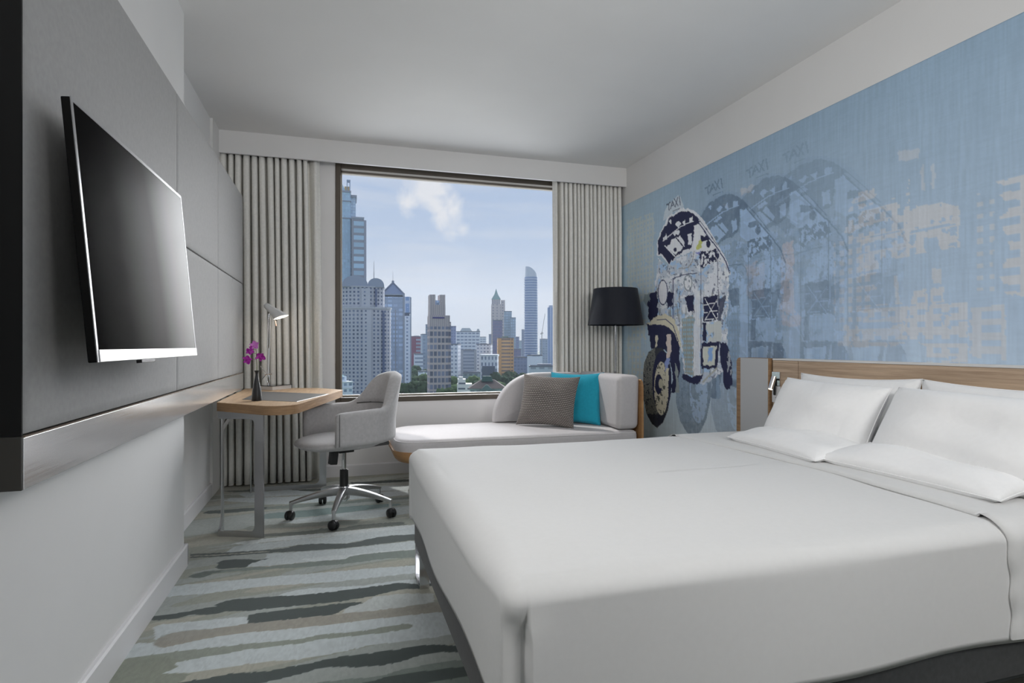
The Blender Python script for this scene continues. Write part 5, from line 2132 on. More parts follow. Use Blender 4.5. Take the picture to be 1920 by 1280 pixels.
def facade(name, wall, glass, wu=3.2, hv=3.3, fu=(.2, .8), fv=(.25, .8), rough=.6, var=.35, hline=None, grad=0.0):
    """window grid from metric UVs"""
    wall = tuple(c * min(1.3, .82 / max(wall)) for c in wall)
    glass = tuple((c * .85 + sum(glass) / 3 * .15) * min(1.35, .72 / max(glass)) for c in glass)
    m = mat(name, wall, .8, spec=.2)
    nt = m.node_tree
    t = N(nt, 'ShaderNodeTexCoord')
    s_ = N(nt, 'ShaderNodeSeparateXYZ')
    nt.links.new(t.outputs['UV'], s_.inputs[0])
    u = math_n(nt, 'DIVIDE', s_.outputs[0], wu)
    v = math_n(nt, 'DIVIDE', s_.outputs[1], hv)
    uf, vf = math_n(nt, 'FRACT', u), math_n(nt, 'FRACT', v)
    w_ = math_n(nt, 'MULTIPLY', math_n(nt, 'MULTIPLY', math_n(nt, 'GREATER_THAN', uf, fu[0]), math_n(nt, 'LESS_THAN', uf, fu[1])),
                math_n(nt, 'MULTIPLY', math_n(nt, 'GREATER_THAN', vf, fv[0]), math_n(nt, 'LESS_THAN', vf, fv[1])))
    cmb = N(nt, 'ShaderNodeCombineXYZ')
    nt.links.new(math_n(nt, 'FLOOR', u), cmb.inputs[0])
    nt.links.new(math_n(nt, 'FLOOR', v), cmb.inputs[1])
    wnn = N(nt, 'ShaderNodeTexWhiteNoise', noise_dimensions='2D')
    nt.links.new(cmb.outputs[0], wnn.inputs[0])
    g1 = tuple(c * (1 - var) for c in glass)
    g2 = tuple(min(1, c * (1 + var)) for c in glass)
    gc = ramp(nt, wnn.outputs[0], [(0.0, g1), (1.0, g2)])
    c_ = mixc(nt, w_, wall, gc)
    nt.links.new(c_, P_(m).inputs['Base Color'])
    nt.links.new(math_n(nt, 'SUBTRACT', .8, math_n(nt, 'MULTIPLY', w_, .35)), P_(m).inputs['Roughness'])
    return m


def tower_bm(bm, foot, z0, z1, foot1=None, cap=True):
    """extruded footprint with metric UVs (u along the wall, v height above street)"""
    uvl = bm.loops.layers.uv.active or bm.loops.layers.uv.new('UVMap')
    foot1 = foot1 or foot
    n = len(foot)
    lo = [bm.verts.new((x, y, z0)) for x, y in foot]
    hi = [bm.verts.new((x, y, z1)) for x, y in foot1]
    acc = 0
    for i in range(n):
        j = (i + 1) % n
        L = math.hypot(foot[j][0] - foot[i][0], foot[j][1] - foot[i][1])
        f_ = bm.faces.new((lo[i], lo[j], hi[j], hi[i]))
        for l, uv in zip(f_.loops, ((acc, z0 - GZ), (acc + L, z0 - GZ), (acc + L, z1 - GZ), (acc, z1 - GZ))):
            l[uvl].uv = uv
        acc += L
    if cap:
        f_ = bm.faces.new(hi)
        for l in f_.loops:
            l[uvl].uv = (0, 0)
        f_ = bm.faces.new(lo[::-1])
        for l in f_.loops:
            l[uvl].uv = (0, 0)


class Site:
    """a building plot: local x across the view, local y away from the camera"""
    def __init__(self, px_mid, dist, rot=0.0):
        d = pix_dir(px_mid, HOR)
        self.o = Vector((d.x, d.y, 0)) * dist          # dist is depth along the optical axis
        self.d = dist
        yaw = -math.atan2(self.o.x, self.o.y) + rot
        self.ux = Vector((math.cos(yaw), math.sin(yaw), 0))
        self.uy = Vector((-math.sin(yaw), math.cos(yaw), 0))
        self.s = dist / FPX
        self.mid = px_mid

    def w(self, x, y):
        p = self.o + self.ux * x + self.uy * y
        return (p.x, p.y)

    def h(self, py):
        return CAM_H + (HOR - py) * self.s

    def x(self, px):
        return (px - self.mid) * self.s * 1.0

    def rect(self, pxa, pxb, dep, y0=0, ch=0.0):
        a, b = self.x(pxa), self.x(pxb)
        if ch:
            return [self.w(*p) for p in ((a + ch, y0), (b - ch, y0), (b, y0 + ch), (b, y0 + dep - ch), (b - ch, y0 + dep), (a + ch, y0 + dep), (a, y0 + dep - ch), (a, y0 + ch))]
        return [self.w(a, y0), self.w(b, y0), self.w(b, y0 + dep), self.w(a, y0 + dep)]

    def round(self, pxa, pxb, y0=0, n=28, sq=1.0):
        a, b = self.x(pxa), self.x(pxb)
        r = (b - a) / 2
        return [self.w((a + b) / 2 + r * math.cos(2 * PI * k / n), y0 + r * sq + r * sq * math.sin(2 * PI * k / n)) for k in range(n)]


CITY_GROUP = 'buildings of the city outside the window'


def building(name, site, label, cat='building'):
    o = thing(name, label, cat, (site.o.x, site.o.y, GZ), 0, CITY_GROUP)
    return o


def part(nm, root, m_, *specs, smooth=False, angle=30):
    """specs: (footprint, z0, z1[, footprint1])"""
    bm = bmesh.new()
    bm.loops.layers.uv.new('UVMap')
    for s_ in specs:
        tower_bm(bm, s_[0], s_[1], s_[2], s_[3] if len(s_) > 3 else None)
    return obj(nm, bm, m_, root, smooth=smooth, angle=angle)


GLB = lin(150, 178, 205)
ROOFG = mat('flat_roof_grey', lin(112, 118, 128), .9)


def simple(px0, px1, ptop, d, dep, m_, label, rot=0.0, name='apartment_block', roof=None, setb=None, ch=0.0, plant=True):
    s = Site((px0 + px1) / 2, d, rot)
    r = building(name, s, label)
    part('facade', r, m_, (s.rect(px0, px1, dep, 0, ch), GZ, s.h(ptop)))
    w_ = (px1 - px0) * s.s
    if plant:
        part('roof_plant_room', r, roof or ROOFG, (s.rect(px0 + (px1 - px0) * .25, px0 + (px1 - px0) * .7, dep * .5, dep * .2), s.h(ptop), s.h(ptop) + w_ * .09))
    bm = bmesh.new()
    bm.loops.layers.uv.new('UVMap')
    a, b = s.x(px0), s.x(px1)
    for (xa, xb, ya, yb) in ((a - .2, b + .2, -.2, .3), (a - .2, b + .2, dep - .3, dep + .2), (a - .2, a + .3, .3, dep - .3), (b - .3, b + .2, .3, dep - .3)):
        tower_bm(bm, [s.w(xa, ya), s.w(xb, ya), s.w(xb, yb), s.w(xa, yb)], s.h(ptop), s.h(ptop) + .9)
    obj('parapet', bm, roof or ROOFG, r, smooth=False)
    return r, s


# -- glass tower at the far left
F_glass = facade('pale_blue_curtain_wall', lin(150, 168, 190), lin(158, 194, 216), 1.7, 2.6, (.10, .92), (.08, .94), var=.10)
F_band = facade('banded_glass_wing', lin(128, 132, 142), lin(158, 190, 212), 14, 6.2, (.12, .88), (.35, .98), var=.12)
s = Site(650, 520)
r = building('glass_tower', s, 'tallest pale blue glass tower at the left edge of the window')
part('shaft', r, F_glass, (s.rect(612, 657, 24), GZ, s.h(358)))
part('corner_shaft', r, facade('corner_glass', lin(140, 158, 180), lin(180, 200, 216), 2.0, 2.6, (.1, .9), (.1, .9), var=.1), (s.rect(657, 666.5, 22, 3), GZ, s.h(365)))
m_cor = mat('cornice_grey', lin(140, 146, 158), .7)
for sp_ in ((s.rect(611, 658, 26, -1), s.h(360.5), s.h(357.5)), (s.rect(656.5, 668.5, 24, 1), s.h(368), s.h(364)), (s.rect(611, 658, 26, -.6), s.h(378), s.h(376)), (s.rect(611, 658, 26, -.6), s.h(410), s.h(408))):
    part('cornice', r, m_cor, sp_)
part('crown', r, F_glass, (s.rect(612, 648, 20), s.h(358), s.h(343), s.rect(612, 641, 20)), (s.rect(612, 641, 20), s.h(343), s.h(326), s.rect(612, 630, 20)))
part('crown_tower', r, mat('crown_frame_blue', lin(140, 160, 186), .6), (s.rect(650, 651.5, 4), s.h(358), s.h(336.5)), (s.rect(655.2, 656.6, 4), s.h(358), s.h(336.5)), (s.rect(650, 656.6, 4), s.h(340), s.h(336.5)))
part('lift_overrun', r, mat('ochre_cladding', lin(206, 178, 128), .8), (s.rect(646, 655, 5, 1), s.h(358), s.h(349)))
part('wing', r, F_band, (s.rect(659, 681, 26, -8), GZ, s.h(410)))
part('wing_edge', r, mat('grey_pier', lin(160, 165, 178), .8), (s.rect(681, 685.5, 20, -5), GZ, s.h(413)), (s.rect(658.6, 681.4, 27, -8.5), s.h(411.5), s.h(409)))

# -- big pale stone tower with a barrel roof
F_stone = facade('pale_stone_window_grid', lin(166, 168, 176), lin(88, 100, 128), 2.75, 2.62, (.24, .72), (.22, .74), var=.3)
F_stone2 = facade('pale_stone_small_windows', lin(170, 172, 180), lin(96, 108, 134), 4.4, 2.62, (.36, .62), (.26, .70), var=.3)
s = Site(688, 400)
r = building('stone_tower', s, 'broad pale stone tower with rounded tiers and a grey barrel roof')
part('lower_tier', r, F_stone, (s.round(641, 733, 0, 20, .55), GZ, s.h(577)), smooth=False)
part('balcony_ring', r, mat('pale_stone_ledge', lin(180, 184, 192), .8), (s.round(639.5, 734.5, -.6, 20, .56), s.h(578.5), s.h(574.5)))
part('upper_tier', r, F_stone, (s.round(641, 721, 1, 18, .55), s.h(577), s.h(537)), smooth=False)
part('ledge', r, mat('pale_stone_ledge', lin(180, 184, 192), .8), (s.round(640, 722, .5, 18, .56), s.h(538), s.h(535.5)))
part('service_strip', r, mat('dark_vertical_slot', lin(90, 104, 138), .6), (s.rect(716.5, 720.5, 6, .9), GZ, s.h(582)), (s.rect(703, 706.5, 4, 1.0), s.h(577), s.h(541)))
part('plain_bay', r, F_stone2, (s.rect(680, 696, 9, -.9), GZ, s.h(580)), (s.rect(678, 694, 9, .2), s.h(577), s.h(540)))
bm = bmesh.new()
bm.loops.layers.uv.new('UVMap')
for (xa, xb, xm) in ((643, 690, 0), (689, 720, 0)):
    pp = []
    for k in range(11):
        a = PI * k / 10
        pp.append((s.x((xa + xb) / 2) - math.cos(a) * (xb - xa) / 2 * s.s, s.h(537) + math.sin(a) ** .8 * (21 if xa < 650 else 17) * s.s))
    lo = [bm.verts.new((*s.w(p[0], 2), p[1])) for p in pp]
    hi = [bm.verts.new((*s.w(p[0], 15), p[1])) for p in pp]
    bm.faces.new(lo); bm.faces.new(hi[::-1])
    for i in range(10):
        bm.faces.new((lo[i], lo[i + 1], hi[i + 1], hi[i]))
    bm.faces.new((lo[0], hi[0], hi[-1], lo[-1]))
obj('barrel_roof', bm, mat('zinc_roof', lin(150, 160, 178), .5), r, angle=40)
bm = bmesh.new()
q0 = s.w(s.x(701), 8)
cyl(bm, (*q0, s.h(520)), (*q0, s.h(486)), .28, .1, 6)
obj('antenna', bm, mat('antenna_grey', lin(110, 116, 132), .6), r)

# -- glass tower with pyramid roof
F_office = facade('grey_blue_office_glass', lin(136, 150, 172), lin(150, 170, 196), 4.2, 3.4, (.1, .9), (.35, .9), var=.25)
s = Site(738, 455)
r = building('pyramid_roof_tower', s, 'grey blue glass office tower with an open pyramid roof and mast')
part('shaft', r, F_office, (s.rect(716, 757, 17), GZ, s.h(556)))
part('corner_pier', r, mat('grey_concrete_pier', lin(150, 158, 172), .8), (s.rect(755, 758.5, 18, -.6), GZ, s.h(552)), (s.rect(720, 722, 18, -.6), GZ, s.h(552)), (s.rect(740.5, 742.5, 2, -.8), GZ, s.h(580)))
part('roof_slab', r, mat('grey_concrete_slab', lin(150, 158, 172), .8), (s.rect(716, 758.5, 18, -.5), s.h(553.5), s.h(551)))
bm = bmesh.new()
bm.loops.layers.uv.new('UVMap')
tower_bm(bm, s.rect(717, 756, 16, .5), s.h(551), s.h(531), s.rect(734, 739.5, 2, 7.5))
obj('pyramid_roof', bm, mat('blue_zinc', lin(140, 152, 176), .5), r, smooth=False)
bm = bmesh.new()
apx, apy = s.w(s.x(736.8), 8.5)
apz = s.h(527)
for (qx, qy) in ((716, -.3), (758, -.3), (716, 17), (758, 17)):
    x_, y_ = s.w(s.x(qx), qy)
    tube(bm, [(x_, y_, s.h(551)), (apx, apy, apz)], .55, 6)
cyl(bm, (apx, apy, s.h(533)), (apx, apy, s.h(524)), 1.1, 1.0, 10)
cyl(bm, (apx, apy, s.h(524)), (apx, apy, s.h(505)), .14, .06, 6)
obj('roof_ribs', bm, mat('rib_grey', lin(120, 130, 150), .6), r)
# -- slim white tower beside it
s = Site(765, 500)
r = building('slim_white_tower', s, 'slim white tower with a blue glazed top beside the pyramid roof')
part('shaft', r, facade('white_slim_facade', lin(196, 200, 210), lin(120, 134, 160), 5.2, 3.1, (.42, .72), (.25, .7), var=.2), (s.rect(757, 769, 16), GZ, s.h(592)))
part('glazed_top', r, facade('blue_slot', lin(176, 184, 200), lin(116, 144, 186), 5.4, 16.5, (.25, .8), (.1, .95), var=.02), (s.rect(757.5, 770, 15, .5), s.h(586), s.h(556)))
part('recess', r, mat('deep_slot', lin(90, 100, 120), .7), (s.rect(758, 768, 14, 1), s.h(592), s.h(586)))
part('side_pier', r, mat('grey_side', lin(156, 164, 178), .8), (s.rect(769, 771.2, 15, 0), GZ, s.h(557)))

# -- the twin-horned brown tower in the middle
F_brown = facade('brown_grey_panel_facade', lin(172, 162, 160), lin(104, 110, 130), 2.5, 4.3, (.12, .88), (.10, .78), var=.35)
F_fins = facade('vertical_fins', lin(176, 166, 164), lin(140, 134, 138), 1.3, 30, (.35, .9), (0, 1), var=.08)
s = Site(825, 380, .12)
r = building('twin_horn_tower', s, 'brown grey tower topped by two upright horns in the middle of the view')
part('shaft', r, F_brown, (s.rect(805.5, 841, 15), GZ, s.h(612)))
part('side_bay', r, F_brown, (s.rect(841, 846.5, 12, 2), GZ, s.h(603)))
part('fin_tier', r, F_fins, (s.rect(805.5, 843.5, 14, .2), s.h(612), s.h(591)), (s.rect(837, 844.5, 12, 2), s.h(603), s.h(591)))
part('neck', r, F_fins, (s.rect(806.5, 835.5, 12, 1), s.h(591), s.h(571)))
part('glass_hub', r, facade('hub_glass', lin(130, 140, 160), lin(150, 170, 200), 1.6, 1.6, (.1, .9), (.1, .9), var=.4), (s.rect(814.5, 828.5, 9, 2), s.h(571), s.h(562.5)))
part('horn', r, F_fins, (s.rect(806.5, 816.8, 11, 1.2), s.h(571), s.h(552)))
part('horn', r, F_fins, (s.rect(825, 835.2, 11, 1.2), s.h(571), s.h(552)))
part('sign_band', r, mat('violet_lettering_band', lin(84, 78, 130), .6), (s.rect(811, 833, .6, -.15), s.h(597), s.h(594)))

# -- middle distance blocks
FR = facade('dark_red_banded', lin(122, 72, 92), lin(128, 136, 156), 30, 5.0, (.22, .78), (.45, .95), var=.1)
simple(771, 792.5, 631, 800, 24, FR, 'dark red banded apartment block right of the slim white tower', .05)
FW1 = facade('white_balcony_block', lin(196, 202, 212), lin(118, 132, 156), 40, 4.6, (.03, .97), (.48, .92), var=.05)
simple(776, 793, 664, 690, 22, FW1, 'white balcony block standing before the dark red block')
FT = facade('grey_teal_block', lin(132, 146, 164), lin(112, 128, 150), 4.5, 4.2, (.2, .8), (.3, .85), var=.15)
simple(792, 808, 627, 720, 24, FT, 'grey teal block just left of the twin-horned tower', .1)
simple(798, 812, 609, 900, 24, FT, 'distant grey block peeping above the teal block')
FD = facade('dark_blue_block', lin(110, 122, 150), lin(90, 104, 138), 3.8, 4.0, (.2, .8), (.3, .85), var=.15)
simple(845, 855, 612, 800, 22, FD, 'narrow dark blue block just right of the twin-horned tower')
FW2 = facade('white_grid_block', lin(204, 208, 216), lin(124, 136, 160), 3.6, 3.7, (.26, .78), (.3, .78), var=.2)
simple(844, 858.5, 646, 560, 20, FW2, 'white block with small windows before the dark blue block', -.15)
F_w3 = facade('white_ribbon_grid', lin(200, 205, 214), lin(122, 136, 162), 5.0, 4.2, (.12, .9), (.4, .86), var=.15)
r, s = simple(855.5, 900, 622, 760, 30, F_w3, 'wide white ribbon-windowed block with a low domed roof', 0, plant=False)
part('low_roof', r, mat('pale_green_roof', lin(172, 182, 186), .8), (s.rect(862, 886, 16, 4), s.h(622), s.h(614.5), s.rect(866, 881, 10, 6)), (s.rect(893, 900, 10, 1), s.h(622), s.h(616), s.rect(895, 898, 4, 3)))
FG = facade('grey_rib_block', lin(150, 156, 168), lin(112, 122, 140), 40, 3.4, (.05, .95), (.4, .9), var=.05)
r, s = simple(865, 892.5, 657, 600, 22, FG, 'grey ribbed block in front of the wide white block')
part('side_pier', r, mat('grey_piers', lin(158, 162, 172), .8), (s.rect(864, 868.5, 23, -.6), GZ, s.h(656)), (s.rect(889, 893.5, 23, -.6), GZ, s.h(656)))
simple(893, 920, 646, 640, 24, FW2, 'white block with square windows left of the green-roofed tower', -.1)
simple(900, 911.5, 632, 1100, 24, F_w3, 'small faraway white block on the skyline')
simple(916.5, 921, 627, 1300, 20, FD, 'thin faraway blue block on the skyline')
F_arch = facade('white_arcaded_facade', lin(208, 212, 220), lin(110, 124, 148), 3.1, 5.4, (.3, .72), (.15, .7), var=.15)
r, s = simple(900.5, 932, 668, 520, 22, F_arch, 'white arcaded low block in front of the orange block', -.08)
part('lintel', r, mat('white_lintel', lin(212, 216, 222), .8), (s.rect(899.5, 933, 23, -.5), s.h(668), s.h(664.5)))
part('dark_base', r, mat('dark_base_glass', lin(84, 98, 118), .5), (s.rect(904, 928, 3, -1.2), GZ, s.h(686)))
# tower with green pyramid
F_cream = facade('cream_tower_facade', lin(176, 168, 166), lin(130, 128, 138), 6.0, 4.4, (.35, .65), (.3, .8), var=.15)
s = Site(930, 900)
r = building('green_capped_tower', s, 'cream tower with a pointed green copper roof')
part('shaft', r, F_cream, (s.rect(921, 939, 16), GZ, s.h(570)))
part('top_tier', r, facade('colonnade', lin(176, 168, 166), lin(120, 124, 140), 2.6, 9, (.3, .7), (.1, .9), var=.1), (s.rect(922, 938, 14, 1), s.h(570), s.h(561)))
part('copper_roof', r, mat('green_copper', lin(128, 160, 158), .7), (s.rect(921.5, 938.8, 15, .5), s.h(561), s.h(559), s.rect(922.5, 938, 13, 1.2)), (s.rect(922.5, 938, 13, 1.2), s.h(559), s.h(551), s.rect(927, 933.5, 6, 4.5)), (s.rect(927, 933.5, 6, 4.5), s.h(551), s.h(540.5), s.rect(929.9, 930.5, .6, 7)))
F_gg = facade('green_grey_glass', lin(130, 146, 158), lin(140, 160, 176), 3, 4.0, (.15, .85), (.2, .85), var=.15)
part('rear_wing', r, F_cream, (s.rect(939, 947, 18, 4), GZ, s.h(562)))
simple(945, 959.5, 584, 870, 24, F_gg, 'green grey glass block stepping down from the green-capped tower')
simple(957, 967, 596, 850, 24, F_gg, 'lower green grey glass block, the next step down')
F_pb = facade('mauve_glass_block', lin(116, 112, 138), lin(98, 104, 138), 2.4, 4.0, (.15, .85), (.3, .85), var=.12)
simple(924, 942, 601, 780, 20, F_pb, 'mauve glass block in front of the green-capped tower')
F_or = facade('orange_balcony_block', lin(198, 158, 112), lin(126, 106, 96), 30, 3.55, (.10, .90), (.38, .90), var=.08)
r, s = simple(933.5, 963, 634, 600, 20, F_or, 'orange tan balcony block near the middle right of the view', .06, plant=False)
part('balcony_divider', r, mat('orange_render', lin(206, 164, 114), .8), *[(s.rect(a, a + 1.3, 1.2, -1.0), GZ, s.h(634)) for a in (933.3, 939, 957, 962)], (s.rect(933, 963.4, 1.4, -1.1), s.h(659.5), s.h(656.5)))
part('roof_garden', r, mat('roof_foliage', lin(74, 98, 74), .9), (s.rect(940, 956, 12, 4), s.h(634), s.h(630.5), s.rect(943, 953, 6, 6)))
simple(963, 977, 655, 760, 22, F_pb, 'brown mauve low block right of the orange block')
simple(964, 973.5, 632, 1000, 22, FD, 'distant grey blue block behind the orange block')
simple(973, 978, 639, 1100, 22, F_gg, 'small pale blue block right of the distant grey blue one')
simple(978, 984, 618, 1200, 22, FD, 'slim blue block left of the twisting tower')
# twisting residential tower
s = Site(995.5, 820)
r = building('twisting_tower', s, 'tall slender banded tower with a sloping white crown')
F_tw = facade('ribbon_floor_facade', lin(176, 186, 204), lin(112, 134, 172), 60, 3.55, (0, 1), (.32, 1.0), var=.04)
part('shaft', r, F_tw, (s.round(983.5, 1008, 0, 28, .9), GZ, s.h(518)), smooth=False)
bm = bmesh.new()
ft = s.round(983.0, 1008.5, -.4, 30, .9)
zz = GZ + 3.6
while zz < s.h(519):
    t = (zz - GZ) / (s.h(519) - GZ)
    grow = 1.0 + .05 * math.sin(t * 7 + .5)
    cx_ = sum(p[0] for p in ft) / len(ft)
    cy_ = sum(p[1] for p in ft) / len(ft)
    ring0 = []
    for k, p in enumerate(ft):
        a = 2 * PI * k / len(ft)
        g = 1.015 + .055 * max(0, math.sin(a + t * 3.4 + 2.2))
        ring0.append((cx_ + (p[0] - cx_) * g, cy_ + (p[1] - cy_) * g))
    rings(bm, [[(x_, y_, zz) for x_, y_ in ring0], [(x_, y_, zz + .7) for x_, y_ in ring0]])
    zz += 3.55
obj('balcony_slabs', bm, mat('pale_slab', lin(204, 212, 224), .7), r, smooth=False)
bm = bmesh.new()
f0 = s.round(984.2, 1007.4, .2, 28, .88)
rr = []
for k in range(9):
    t = k / 8
    ring = []
    for i_, p in enumerate(f0):
        xr = (Vector((p[0], p[1], 0)) - s.o).dot(s.ux) / ((1007.4 - 984.2) / 2 * s.s)   # -1..1 across
        top = 20.0 * s.s * (1 - .0 * xr) if xr < -.9 else s.s * (19.5 - 13.5 * max(0, (xr + .8) / 1.8) ** 2.0)
        sh = 1 - .07 * t
        cx_, cy_ = s.w(0, 8)
        ring.append((cx_ + (p[0] - cx_) * sh, cy_ + (p[1] - cy_) * sh, s.h(518) + top * t))
    rr.append(ring)
rings(bm, rr)
obj('sloping_crown', bm, mat('white_crown', lin(196, 204, 216), .6), r, angle=40)
simple(1012, 1027, 636, 1000, 22, FT, 'pale green grey block behind the white box at the right')
s = Site(1032, 900)
r = building('blue_slab_tower', s, 'blue glass slab tower at the right edge of the window')
part('shaft', r, facade('vertical_blue', lin(150, 164, 188), lin(104, 128, 168), 5, 60, (.25, .75), (0, 1), var=.1), (s.rect(1026.5, 1050, 20), GZ, s.h(576)))
part('crown', r, mat('slab_crown', lin(170, 182, 200), .7), (s.rect(1029, 1050, 14, 3), s.h(576), s.h(572)))
r, s = simple(988.5, 1017, 667, 560, 24, facade('white_box', lin(196, 202, 212), lin(150, 160, 178), 16, 16, (.3, .75), (.2, .5), var=.05), 'plain white box-like building at the lower right')
simple(992, 1052, 688, 480, 24, facade('pale_strip', lin(176, 186, 192), lin(140, 152, 166), 7, 5, (.2, .8), (.3, .7), var=.1), 'low pale building behind the lounge cushions')
simple(963, 993, 671, 680, 20, FD, 'low dark blue block left of the white box')
# tower crane
s = Site(1016, 1000)
r = building('tower_crane', s, 'faint tower crane beside the twisting tower', 'crane')
bm = bmesh.new()
x0_, y0_ = s.w(0, 0)
cyl(bm, (x0_, y0_, GZ), (x0_, y0_, s.h(622)), .7, .7, 4)
obj('mast', bm, mat('crane_paint', lin(150, 152, 156), .7), r)
bm = bmesh.new()
tube(bm, [(*s.w(0, 0), s.h(625)), (*s.w(s.x(1022), 0), s.h(588))], .45, 4)
tube(bm, [(*s.w(s.x(1013), 0), s.h(626)), (*s.w(s.x(1018.5), 0), s.h(624))], .9, 4)
obj('jib', bm, mat('crane_paint_jib', lin(150, 152, 156), .7), r)
# near-left small terrace building with a green roof
s = Site(651, 260, .55)
r = building('terraced_block', s, 'white terraced block with a teal roof at the lower left of the window')
F_ter = facade('white_terraces', lin(206, 214, 220), lin(124, 142, 160), 2.6, 2.7, (.2, .75), (.35, .8), var=.2)
part('facade', r, F_ter, (s.rect(636, 668, 14, 2), GZ, s.h(716)), (s.rect(636, 660, 12, 4), s.h(716), s.h(706)))
part('hipped_roof', r, mat('teal_roof', lin(130, 168, 172), .8), (s.rect(638, 659, 10, 5), s.h(706), s.h(697), s.rect(643, 651, 3, 8)))
part('ledge', r, mat('white_ledge', lin(214, 220, 224), .8), (s.rect(635.5, 668.5, 15, 1.6), s.h(717), s.h(715.5)), (s.rect(635.5, 668.5, 15, 1.6), s.h(728), s.h(727)))
# low buildings among the trees
s = Site(871, 330)
r = building('low_white_building', s, 'low white building with dark strip windows among the trees')
part('facade', r, facade('low_white', lin(208, 206, 200), lin(96, 102, 112), 5.2, 2.9, (.12, .88), (.30, .62), var=.2), (s.rect(857, 885, 11), GZ, s.h(720)), (s.rect(858, 873, 9, 1), s.h(720), s.h(711)))
part('roof_box', r, mat('white_roof_box', lin(208, 208, 204), .8), (s.rect(860, 868, 5, 2), s.h(711), s.h(707)))
s = Site(914, 310)
r = building('hip_roofed_hall', s, 'grand hall with a brown hipped roof and green gable among the trees')
F_hall = facade('hall_windows', lin(156, 172, 170), lin(92, 108, 116), 3.0, 8, (.2, .8), (.1, .75), var=.15)
part('hall', r, F_hall, (s.rect(881, 946, 15), GZ, s.h(728)))
part('hipped_roof', r, mat('brown_tiles', lin(84, 76, 74), .9), (s.rect(878, 949, 18, -1.5), s.h(728), s.h(713), s.rect(902, 927, 3, 6)))
part('gable', r, mat('green_gable', lin(104, 126, 120), .8), (s.rect(899, 926, 3, -2.6), s.h(732), s.h(721), s.rect(911, 914, 2.4, -2.2)))
part('lantern', r, mat('green_lantern', lin(74, 98, 90), .8), (s.rect(902, 925, 5, 4), s.h(716), s.h(706), s.rect(905, 921, 3, 5)))
simple(784, 806, 697, 620, 14, facade('low_white_2', lin(204, 210, 216), lin(104, 116, 134), 6, 4, (.15, .85), (.3, .65), var=.1), 'low white building under the dark red block', 0, 'low_building')
simple(868, 905, 700, 560, 14, facade('dark_pavilion', lin(120, 136, 140), lin(88, 104, 112), 5, 4, (.2, .8), (.2, .7), var=.1), 'dark green low pavilion under the grey ribbed block', 0, 'low_building')

# the town goes on to both sides, beyond what the window shows from the photograph's place
rnd_f = random.Random(11)
bm = bmesh.new()
bm.loops.layers.uv.new('UVMap')
for k in range(70):
    pxm = rnd_f.choice((rnd_f.uniform(60, 560), rnd_f.uniform(1120, 1900)))
    dd = rnd_f.uniform(480, 1500)
    s = Site(pxm, dd)
    w2 = rnd_f.uniform(9, 22)
    hh = rnd_f.choice((20, 30, 45, 60, 80, 110)) * rnd_f.uniform(.7, 1.2)
    tower_bm(bm, [s.w(-w2, 0), s.w(w2, 0), s.w(w2, w2 * 1.5), s.w(-w2, w2 * 1.5)], GZ, GZ + hh)
fr_ = obj('city_fringe', bm, F_w3, smooth=False)
fr_['kind'] = 'structure'

# thin haze lying over the town
bm = bmesh.new()
box(bm, -900, 3200, 150, 3600, GZ + .5, 330)
m = bpy.data.materials.new('town_haze')
m.use_nodes = True
m.node_tree.nodes.clear()
vsn = N(m.node_tree, 'ShaderNodeVolumeScatter', inp={'Density': 0.00020, 'Anisotropy': 0.0})
vsn.inputs['Color'].default_value = (0.86, 0.93, 1.0, 1)
mo = N(m.node_tree, 'ShaderNodeOutputMaterial')
m.node_tree.links.new(vsn.outputs[0], mo.inputs['Volume'])
hz = obj('haze', bm, m, smooth=False)
tag(hz, 'thin pale haze lying over the town', 'haze', None, 'stuff')

# ground and park trees
bm = bmesh.new()
box(bm, -900, 3200, 150, 4200, GZ - 1, GZ)
g = obj('park_ground', bm, mat('park_ground', lin(84, 104, 88), .95), smooth=False)
g['kind'] = 'structure'
leaf_m = []
for k, c0 in enumerate((lin(58, 80, 52), lin(72, 94, 60), lin(50, 74, 52))):
    m = mat('tree_leaves_%d' % k, c0, .9, spec=.1)
    vary(m, c0, coords(m), .35, .45, 6, .25, .75)
    leaf_m.append(m)
bark = mat('tree_bark', lin(90, 80, 70), .9)
rnd = random.Random(4)
tree_protos = []


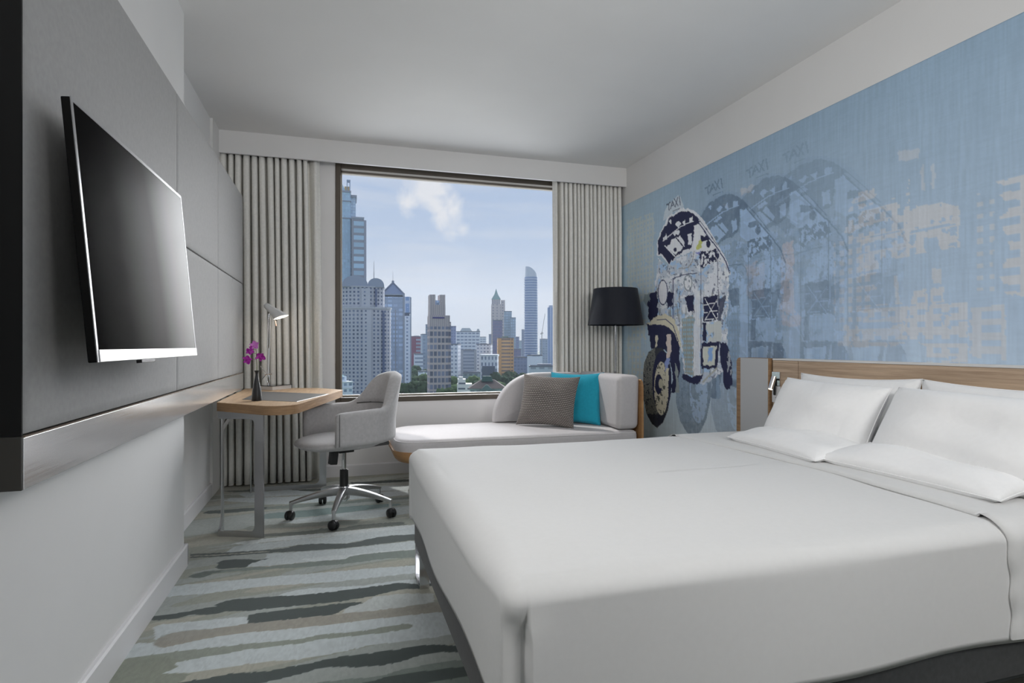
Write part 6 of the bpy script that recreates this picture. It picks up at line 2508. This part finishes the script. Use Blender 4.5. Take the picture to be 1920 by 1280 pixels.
def make_tree(kind):
    root = bpy.data.objects.new('park_tree', None)
    C.objects.link(root)
    BASE[root.name] = Vector((0, 0, 0))
    bm = bmesh.new()
    for j in range(9):
        b = bmesh.new()
        bmesh.ops.create_icosphere(b, subdivisions=3, radius=rnd.uniform(2.6, 4.4))
        ox, oy, oz = rnd.uniform(-4.5, 4.5), rnd.uniform(-4.5, 4.5), rnd.uniform(6, 11.5)
        for v in b.verts:
            n_ = v.co.normalized()
            f_ = 1 + .22 * math.sin(n_.x * 9 + j) * math.sin(n_.y * 8 + 2 * j) + .14 * math.sin(n_.z * 17 + n_.x * 13 + j)
            v.co = Vector((v.co.x * f_ + ox, v.co.y * f_ + oy, v.co.z * f_ * .8 + oz))
        merge(bm, b)
    obj('crown', bm, leaf_m[kind], root, local=True, angle=0)
    bm = bmesh.new()
    cyl(bm, (0, 0, 0), (0, 0, 8), .5, .3, 8)
    obj('trunk', bm, bark, root, local=True)
    return root


def copy_tree(o):
    c_ = o.copy()
    C.objects.link(c_)
    for ch in o.children:
        d_ = ch.copy()
        C.objects.link(d_)
        d_.parent = c_
    return c_


protos = [make_tree(k) for k in range(3)]
spots = []
for a in np.linspace(757, 806, 9):
    spots.append((a + rnd.uniform(-2, 2), rnd.choice((560, 640, 700)), None))
for a in np.linspace(760, 804, 6):
    spots.append((a + rnd.uniform(-2, 2), 440, None))
for a in np.linspace(845, 878, 6):
    spots.append((a, rnd.choice((430, 520)), None))
for a in np.linspace(930, 1000, 12):
    spots.append((a + rnd.uniform(-2, 2), rnd.choice((430, 520, 600)), None))
for a in (848, 856, 935, 950, 962, 972, 985, 996):
    spots.append((a, 360, None))
for a in (874, 886, 898, 908, 921):
    spots.append((a, 470, None))
used = [False] * 3
tone_w = ['dark green', 'light green', 'deep green']
for i, (a, d_, _) in enumerate(spots):
    k = i % 3
    t = protos[k] if not used[k] else copy_tree(protos[k])
    used[k] = True
    s = Site(a, d_)
    t.location = (s.o.x, s.o.y, GZ)
    t.rotation_euler.z = rnd.uniform(0, 6.28)
    sc_t = rnd.uniform(1.0, 1.45)
    t.scale = (sc_t, sc_t, sc_t * rnd.uniform(.9, 1.2))
    wh = 'left of the twin-horned tower' if a < 815 else ('between the twin-horned tower and the hall' if a < 910 else 'right of the hip-roofed hall')
    tag(t, '%s leafy tree in the park %s' % (tone_w[k], wh), 'tree', '%s park trees %s' % (tone_w[k], wh))
bpy.context.view_layer.update()
